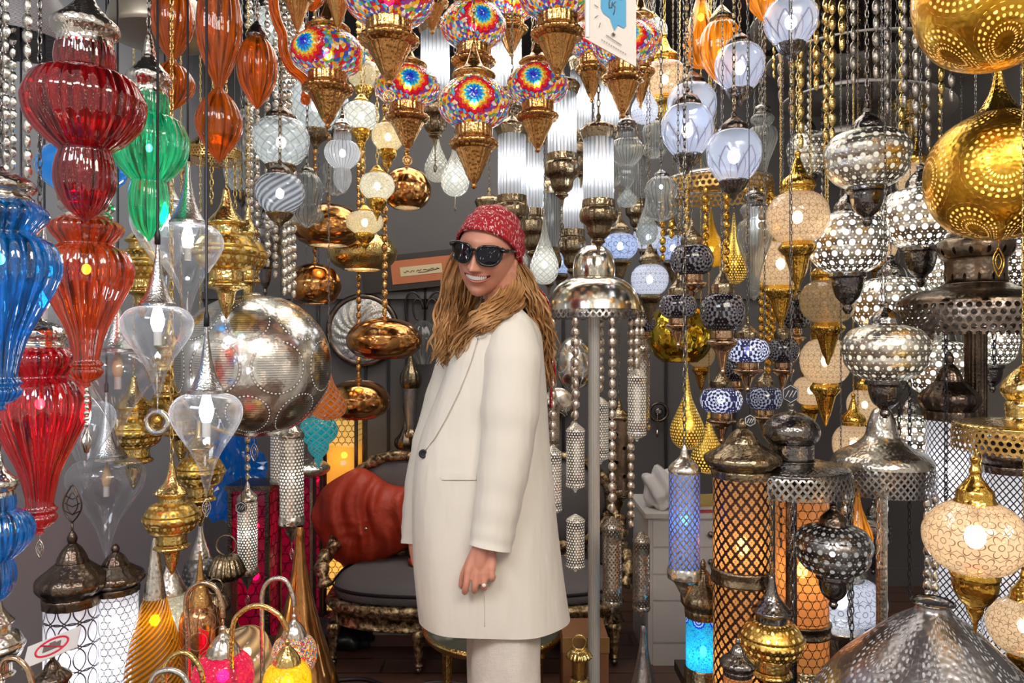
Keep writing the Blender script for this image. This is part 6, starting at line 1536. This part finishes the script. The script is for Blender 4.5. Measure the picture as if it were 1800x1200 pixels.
# ---- sunglasses
simple('lens_black', (.006, .006, .012), .03); simple('frame_black', (.01, .01, .012), .12)
gz = .006
def lens_outline(cx, grow=0.0, n=40):
    out = []
    for i in range(n):
        a = 2*PI*i/n; c_, s_ = math.cos(a), math.sin(a); ex = 2/2.7
        x = math.copysign(abs(c_)**ex, c_)*(.0278+grow); z = math.copysign(abs(s_)**ex, s_)*(.0235+grow)
        if z > 0: x *= 1.06
        else: x *= 1-.16*(-z/.026)
        if cx*x > 0 and z > 0: z += .004*(abs(x)/.03)
        out.append((cx+x, gz+z))
    return out
def gy(x): return -.1105+ .011*(abs(x)/.06)**2*2.0
fr_ = empty('sunglasses', (0, 0, 0)); fr_.parent = PR
for sg in (-1, 1):
    o_ = lens_outline(sg*.0355); V = []
    for q in (0, .5, 1): V += [list(hw((sg*.0355+(x-sg*.0355)*q, gy(sg*.0355+(x-sg*.0355)*q)-.0015*(1-q*q), gz+(z-gz)*q))) for x, z in o_]
    B().grid(np.array(V), len(o_), 3, closed_u=True).build('lens', 'lens_black', fr_)
    b = B().tube([hw((x, gy(x), z)) for x, z in lens_outline(sg*.0355, .0004)], .0034, 8, closed=True); b.build('rim', 'frame_black', fr_)
    B().tube([hw(q) for q in spline([(sg*.064, gy(.064)+.001, gz+.018), (sg*.071, -.085, gz+.016), (sg*.077, -.05, gz+.012), (sg*.079, .0, gz+.008), (sg*.077, .03, gz-.008)], 6)], [.0062]*10+[.0045]*15, 8).build('temple', 'frame_black', fr_)
B().tube([hw(q) for q in spline([(-.007, gy(0)-.001, gz+.011), (0, gy(0)-.003, gz+.013), (.007, gy(0)-.001, gz+.011)], 5)], .0034, 8).build('bridge', 'frame_black', fr_)

# ---- headscarf
@reg('scarf_red')
def _(g):
    o = g.obj(); v = g.n('Mapping', {'Vector': o, 'Rotation': (0, .6, 0), 'Scale': (230, 230, 70)}).outputs[0]
    n = g.n('TexNoise', {'Vector': v, 'Scale': 1.0, 'Detail': 2}).outputs['Fac']
    big = g.noise(12, 2, o)
    w = g.m('MULTIPLY', g.lt(.585, n, .03), g.lt(.33, big, .15))
    c = g.mixc(w, g.mixc(big, (.5, .008, .02), (.3, .004, .012)), (.85, .62, .6))
    return g.out(g.n('BsdfPrincipled', {'Base Color': c, 'Roughness': .75, 'Normal': g.bump(g.noise(60, 4, o), .35, .004)}).outputs[0])
SV = head_shape(110, 90, .007)
nu, nv = SV.shape[1], SV.shape[0]
b = B(); flat_ = SV.reshape(-1, 3).copy()
th_ = np.arctan2(flat_[:, 1], flat_[:, 0])
yy = flat_[:, 1]
zline = np.interp(yy, [-.11, -.085, -.06, -.02, .02, .06, .12], [.070, .066, .050, .024, -.012, -.055, -.075])
fold = .0035*np.sin(flat_[:, 2]*190+flat_[:, 1]*130)*np.clip((flat_[:, 1]+.06)*12, 0, 1)
nrm = flat_/np.linalg.norm(flat_, axis=1)[:, None]
bulge = .022*np.clip((yy+.02)/.1, 0, 1)+.004*np.clip(flat_[:, 2]/.1, 0, 1)
flat2 = flat_+nrm*(fold+bulge)[:, None]
below = flat_[:, 2] < zline
flat2[below, 2] = np.maximum(flat2[below, 2], zline[below]-.001)
Wv = np.array([list(hw(v)) for v in flat2])
keep = []
i = np.arange(nv-1)[:, None]*nu; j = np.arange(nu)[None, :]; q = np.stack([i+j, i+(j+1) % nu, i+nu+(j+1) % nu, i+nu+j], -1).reshape(-1, 4)
kq = q[(~below[q]).sum(1) >= 1]
b.raw(Wv, kq); 
edge = []
for a_ in np.linspace(0, 2*PI, 97)[:-1]:
    x_, y_ = math.cos(a_)*.082, math.sin(a_)*.104
    z_ = float(np.interp(y_, [-.11, -.085, -.06, -.02, .02, .06, .12], [.070, .066, .050, .024, -.012, -.055, -.075]))
    s_ = math.sqrt(max(.2, 1-(z_/.125)**2)); edge.append(hw((x_*s_*(1-.2*max(0, -z_/.1)), y_*s_*(1-.2*max(0, -z_/.1) if y_ > 0 else 1), z_)))
b.tube(edge, .0045, 8, closed=True)
kt = hw((.03, .105, -.055))
b.sphere(kt, (.022, .02, .02), 14, 10)
o_ = b.build('headscarf', 'scarf_red', PR)
# the tie end hanging down her back
b = B()
for off_, y1_, w1 in ((0, 716, .016), (7, 672, .013)):
    pts = [kt, pp(952+off_, 520, .09), pp(962+off_, 590, .12), pp(968+off_, 650, .12), pp(969+off_, y1_, .115)]
    n_ = len(spline([tuple(p_) for p_ in pts], 6))
    b.tube(spline([tuple(p_) for p_ in pts], 6), np.linspace(.008, w1, n_), 10, flat=(1, .3))
b.build('scarf_tail', 'scarf_red', PR)

# ---- hair: wavy locks
b = B(); hr = random.Random(11)
def locks(n, path, spread0, spread1, r0, wav=.006):
    for _ in range(n):
        a = Vector((hr.gauss(0, 1), hr.gauss(0, 1), hr.gauss(0, .5))); ph, fq = hr.uniform(0, 6), hr.uniform(2.2, 4.2)
        cut = hr.uniform(.72, 1.0); base = [Vector(p_) for p_ in path]; m_ = len(base); pts = []
        for i_, p_ in enumerate(base):
            t = i_/(m_-1); s_ = spread0+(spread1-spread0)*t; pts.append(tuple(p_+Vector((a.x*s_, a.y*s_*.8, a.z*s_))))
        sp_ = spline(pts, 6); L_ = len(sp_); L2 = max(8, int(L_*cut)); out_ = []
        for i_ in range(L2):
            t = i_/L_; w = wav*t*1.6+.001
            w2_ = .0016*t; out_.append((sp_[i_][0]+w*math.sin(ph+t*fq*6)+w2_*math.sin(t*60+ph*3), sp_[i_][1]+w*math.cos(ph*1.3+t*fq*6), sp_[i_][2]+w2_*math.cos(t*47+ph)))
        rr = r0*hr.uniform(.6, 1.25); rad = rr*np.sin(np.linspace(.35, PI-.12, L2))**.5
        b.tube(out_, np.maximum(rad, .0006), 5, N=2, flat=(1.3, .6))
locks(130, [hw((-.062, .0, .0)), pp(797, 495, .05), pp(788, 550, .06), pp(781, 600, .05), pp(777, 645, .03)], .009, .014, .0034)
locks(100, [hw((-.05, .03, -.03)), pp(830, 520, .07), pp(808, 570, .06), pp(798, 620, .02), pp(785, 650, .0)], .010, .014, .0034)
locks(170, [hw((.072, .045, -.045)), pp(907, 512, -.02), pp(880, 545, -.07), pp(842, 568, -.10), pp(815, 595, -.085), pp(803, 632, -.07)], .008, .010, .003)
locks(130, [hw((.062, .055, -.045)), pp(910, 520, .0), pp(890, 550, -.08), pp(858, 570, -.105), pp(835, 590, -.10)], .010, .011, .003)
locks(200, [hw((.055, .07, -.05)), pp(925, 510, .05), pp(940, 560, .04), pp(952, 620, .06), pp(960, 690, .09)], .012, .012, .0036)
locks(130, [hw((.07, .04, -.03)), pp(925, 500, -.0), pp(942, 540, -.0), pp(955, 585, .03), pp(962, 640, .06)], .010, .012, .0032)
locks(100, [hw((.0, .08, -.05)), pp(905, 520, .1), pp(925, 580, .12), pp(935, 650, .13), pp(940, 700, .13)], .02, .02, .004)
locks(130, [hw((.066, .03, -.045)), pp(893, 520, -.02), pp(868, 540, -.06), pp(848, 556, -.085), pp(824, 580, -.09)], .009, .010, .003)
locks(70, [hw((.060, .0, -.075)), pp(874, 528, -.03), pp(850, 548, -.06), pp(826, 572, -.08)], .009, .010, .003)
b.build('hair', 'hair', PR)

# ---- blazer
@reg('ivory_cloth')
def _(g):
    o = g.obj(); n = g.noise(6, 3, o)
    c = g.mixc(n, (.72, .68, .60), (.78, .74, .66))
    fold = g.noise(1, 3, g.n('Mapping', {'Vector': o, 'Scale': (9, 9, 2.5)}).outputs[0])
    nb = g.n('Bump', {'Height': fold, 'Strength': .6, 'Distance': .03}).outputs[0]
    nb2 = g.n('Bump', {'Height': g.noise(700, 2, o), 'Strength': .12, 'Distance': .001, 'Normal': nb}).outputs[0]
    return g.out(g.n('BsdfPrincipled', {'Base Color': c, 'Roughness': .85, 'Normal': nb2, 'Sheen Weight': .2}).outputs[0])
def loft(rows, n=64, ex=2.4, closed=True, wob=0.0):
    """rows: (py, xl, xr, half depth, centre dy)"""
    rr = spline([tuple(r_) for r_ in rows], 5); V = []
    for (py, xl, xr, t, dyc) in rr:
        cx_ = (xl+xr)/2; hx = (xr-xl)/2
        c0 = pp(cx_, py, 0); hxm = hx/F*DP
        for i_ in range(n):
            a = 2*PI*i_/n; c_, s_ = math.cos(a), math.sin(a)
            V.append((c0.x+math.copysign(abs(c_)**(2/ex), c_)*hxm, dyc+math.copysign(abs(s_)**(2/ex), s_)*t, c0.z+wob*math.sin(a*3+py*.02)))
    return np.array(V), n, len(rr)
coat = empty('blazer', (0, 0, 0)); coat.parent = PR
rows = [(536, 862, 908, .045, .04), (548, 838, 925, .08, .045), (562, 822, 940, .12, .045), (585, 808, 952, .15, .04), (630, 790, 957, .155, .04), (690, 768, 962, .155, .04), (750, 744, 965, .15, .04), (797, 731, 968, .148, .035),
        (850, 725, 973, .145, .03), (920, 724, 979, .145, .03), (1000, 727, 988, .148, .03), (1060, 733, 996, .15, .03), (1092, 737, 1001, .15, .03)]
V, n, m_ = loft(rows, 72)
ang = 2*PI*np.arange(n)/n; Vr = V.reshape(m_, n, 3)
# shallow drapery: soft vertical folds low down
for i_ in range(m_):
    t = max(0, (i_/(m_-1)-.45)/.55)
    amp = .006*t
    Vr[i_, :, 1] += amp*np.sin(ang*5+.8)*np.sign(np.sin(ang)+1e-6)*np.abs(np.sin(ang))
    Vr[i_, :, 0] += amp*.6*np.cos(ang*4)*np.cos(ang)
b = B(); b.grid(Vr.reshape(-1, 3), n, m_, closed_u=True)
inner = Vr[::-1].copy(); cen = inner.mean(1, keepdims=True); inner = cen+(inner-cen)*np.array([.975, .97, 1]); inner[0, :, 2] += .0
b.grid(np.concatenate([Vr[-1], inner[0]]), n, 2, closed_u=True)
b.grid(inner[:int(m_*.6)].reshape(-1, 3), n, int(m_*.6), closed_u=True)
b.build('coat_body', 'ivory_cloth', coat)
# sleeves
def sleeve(pts, rad, nm, cuff=True):
    q = np.array(spline([(*tuple(p_), r_) for p_, r_ in zip(pts, rad)], 7))
    L_ = len(q); r_ = q[:, 3].copy()
    t = np.linspace(0, 1, L_)
    r_ += .0022*np.sin(t*38)*np.exp(-((t-.5)/.2)**2)+.0012*np.sin(t*70+1)*t
    b = B(); b.tube(q[:, :3], r_, 28, cap=False, flat=(1, .92))
    # turned-in cuff
    e0, e1 = q[-1, :3], q[-4, :3]
    b.tube([tuple(e0), tuple(e0+(e0-q[-2, :3])*.15), tuple(e0), tuple(e1)], [r_[-1], r_[-1]*.97, r_[-1]*.92, r_[-4]*.9], 28, cap=False, flat=(1, .92))
    return b.build(nm, 'ivory_cloth', coat)
sleeve([pp(886, 546, .0), pp(892, 556, -.03), pp(898, 578, -.055), pp(901, 615, -.08), pp(900, 665, -.095), pp(896, 730, -.105), pp(889, 800, -.115), pp(878, 870, -.122), pp(868, 930, -.128), pp(862, 963, -.135)],
       [.022, .042, .060, .072, .0745, .072, .066, .060, .055, .0525], 'sleeve')
sleeve([pp(835, 575, .08), pp(812, 610, .12), pp(790, 680, .155), pp(765, 760, .17), pp(748, 830, .165), pp(737, 900, .14), pp(733, 955, .12)],
       [.04, .055, .06, .058, .055, .049, .046], 'sleeve')
# far front panel hanging a little open
V = []
for (py, xl, xr) in ((800, 728, 770), (900, 716, 775), (1000, 714, 780), (1094, 717, 785)):
    for dy_, e in ((.105, 0), (.12, 1)):
        pass
rowsp = [(py, xl, xr, .018, .165) for (py, xl, xr) in ((820, 735, 800), (900, 720, 800), (980, 716, 800), (1050, 716, 800), (1080, 718, 800))]
V, n_, m2 = loft(rowsp, 32, 4); b = B(); b.grid(V, n_, m2, closed_u=True); b.grid(np.concatenate([V[-n_:], np.repeat(V[-n_:].mean(0)[None], n_, 0)]), n_, 2, closed_u=True); b.build('front_panel', 'ivory_cloth', coat)
# front surface finder for applied details
dgb = to_bm(B().grid(Vr.reshape(-1, 3), n, m_, closed_u=True)); CB = BVHTree.FromBMesh(dgb); dgb.free()
def on_coat(px, py, out=.002):
    o0 = Vector((0, 0, H))-PO; dr_ = (pp(px, py, 0)-o0).normalized(); h = CB.ray_cast(o0, dr_)
    return (h[0]-dr_*out, h[1]) if h[0] else (pp(px, py, -.1), Vector((0, -1, 0)))
def patch(outl, nm, th=.003, mat='ivory_cloth', rows_=8):
    """thin cloth piece lying on the coat; outl: list of (left px, right px, row)"""
    b = B(); A1 = []; A2 = []
    for (xl, xr, py) in outl:
        for k_ in range(7):
            p_, _ = on_coat(xl+(xr-xl)*k_/6, py, .0015); A1.append(list(p_)); p2, _ = on_coat(xl+(xr-xl)*k_/6, py, .0015+th); A2.append(list(p2))
    A1, A2 = np.array(A1), np.array(A2); m3 = len(outl)
    b.grid(A2, 7, m3, flip=True); b.grid(A1, 7, m3)
    for idx in ([r_*7 for r_ in range(m3)], [r_*7+6 for r_ in range(m3)], list(range(7)), list(range((m3-1)*7, m3*7))):
        b.grid(np.concatenate([A1[idx], A2[idx]]), len(idx), 2)
    return b.build(nm, mat, coat)
patch([(830, 844, 575), (812, 838, 600), (796, 826, 640), (779, 806, 690), (762, 784, 735), (750, 764, 770), (744, 748, 790)], 'lapel', .006)
patch([(803, 829, 606), (803, 829, 613), (803, 828, 620)], 'breast_pocket', .0035)
patch([(776, 838, 833), (776, 838, 838), (776, 837, 843)], 'pocket_flap', .0035)
simple('button_black', (.015, .015, .02), .25)
pb, nb_ = on_coat(744, 797, .006)
nb_ = (nb_.normalized()*.5+Vector((0, -1, 0))).normalized(); zz = nb_.to_track_quat('Z', 'Y').to_matrix().to_4x4()
b = B().lathe([(.0005, .004), (.007, .004), (.0095, .0055), (.0115, .004), (.0115, 0)], seg=28, smooth=False)
for a_ in range(4): b.sphere((.0035*math.cos(a_*PI/2), .0035*math.sin(a_*PI/2), .0042), .0012, 6, 4)
o_ = b.build('button', 'button_black', coat); o_.matrix_local = Matrix.Translation(pb) @ zz
# seams: side seam and hem stitch as fine raised cords
b = B()
for sm in ([(852, y_) for y_ in range(1045, 1108, 8)],):
    b.tube([on_coat(x_, y_, .0006)[0] for x_, y_ in sm], .0009, 5)
b.build('seam', 'ivory_cloth', coat)
# collar round the neck
cp = [pp(838, 560, -.07), pp(852, 545, -.05), pp(872, 538, -.03), pp(895, 538, .03), pp(900, 538, .09), pp(870, 542, .12), pp(842, 556, .09)]
q_ = spline([tuple(p_) for p_ in cp], 5); b = B(); b.tube(q_, .014, 10, flat=(1, .5)); b.build('collar', 'ivory_cloth', coat)
# light blouse seen between the lapels
simple('blouse_white', (.82, .82, .84), .8)
# ---- linen trousers
@reg('linen')
def _(g):
    o = g.obj(); a = g.noise(1, 3, g.n('Mapping', {'Vector': o, 'Scale': (700, 700, 60)}).outputs[0]); c_ = g.noise(1, 3, g.n('Mapping', {'Vector': o, 'Scale': (60, 60, 700)}).outputs[0])
    t = g.m('MULTIPLY', g.m('ADD', a, c_), .5); cr = g.noise(14, 4, o)
    c = g.mixc(t, (.62, .55, .48), (.86, .81, .75))
    nb = g.n('Bump', {'Height': g.m('ADD', t, g.m('MULTIPLY', cr, 3)), 'Strength': .45, 'Distance': .004}).outputs[0]
    return g.out(g.n('BsdfPrincipled', {'Base Color': c, 'Roughness': .9, 'Normal': nb}).outputs[0])
b = B()
def leg_(pts, rad):
    q = np.array(spline([(*tuple(p_), r_) for p_, r_ in zip(pts, rad)], 8)); th = np.linspace(0, 2*PI, 41)[:-1]; V = []
    for i_, (x, y, z, r_) in enumerate(q):
        for a in th:
            f = 1+.05*math.sin(a*3+z*9)+.025*math.sin(a*7-z*15); V.append((x+r_*f*math.cos(a), y+r_*f*.95*math.sin(a), z))
    b.grid(np.array(V), 40, len(q), closed_u=True)
xa = pp(893, 1050, 0).x; xb = pp(876, 1050, 0).x
leg_([(xa, -.015, pp(0, 1070).z), (xa, -.02, .5), (xa+.005, -.03, .3), (xa+.012, -.02, .05)], [.088, .09, .09, .1])
leg_([(xb, .1, pp(0, 1070).z), (xb-.0, .12, .5), (xb-.005, .12, .3), (xb-.005, .12, .05)], [.085, .085, .085, .095])
b.sphere((xa-.005, .04, pp(0, 1040).z), (.105, .11, .11), 24, 16)
b.build('trousers', 'linen', PR)
simple('shoe_tan', (.45, .3, .18), .5)
for (x_, y_) in ((pp(912, 1050, -.03).x+.01, -.02), (pp(868, 1050, .12).x+.01, .13)):
    bb = B(); bb.tube(spline([(x_+.05, y_+.012, .03), (x_, y_, .04), (x_-.08, y_-.025, .034), (x_-.17, y_-.055, .026), (x_-.215, y_-.065, .022)], 5), [.03]*5+[.042]*6+[.046]*5+[.04]*4+[.02], 16, flat=(1, .75)); bb.build('shoe', 'shoe_tan', PR)
# ring
rp_ = pp(851, 1026, dy-.014)
o_ = B().lathe([(.0094, -.0015), (.0103, 0), (.0094, .0015)], seg=24).build('ring', 'silver', PR); o_.matrix_local = Matrix.Translation(rp_)
B().sphere(rp_+Vector((0, -.0105, 0)), (.005, .003, .004), 12, 8).build('ring_stone', 'pearl', o_) if False else B().sphere((0, -.0105, 0), (.005, .003, .0045), 12, 8).build('stone', 'pearl', o_)
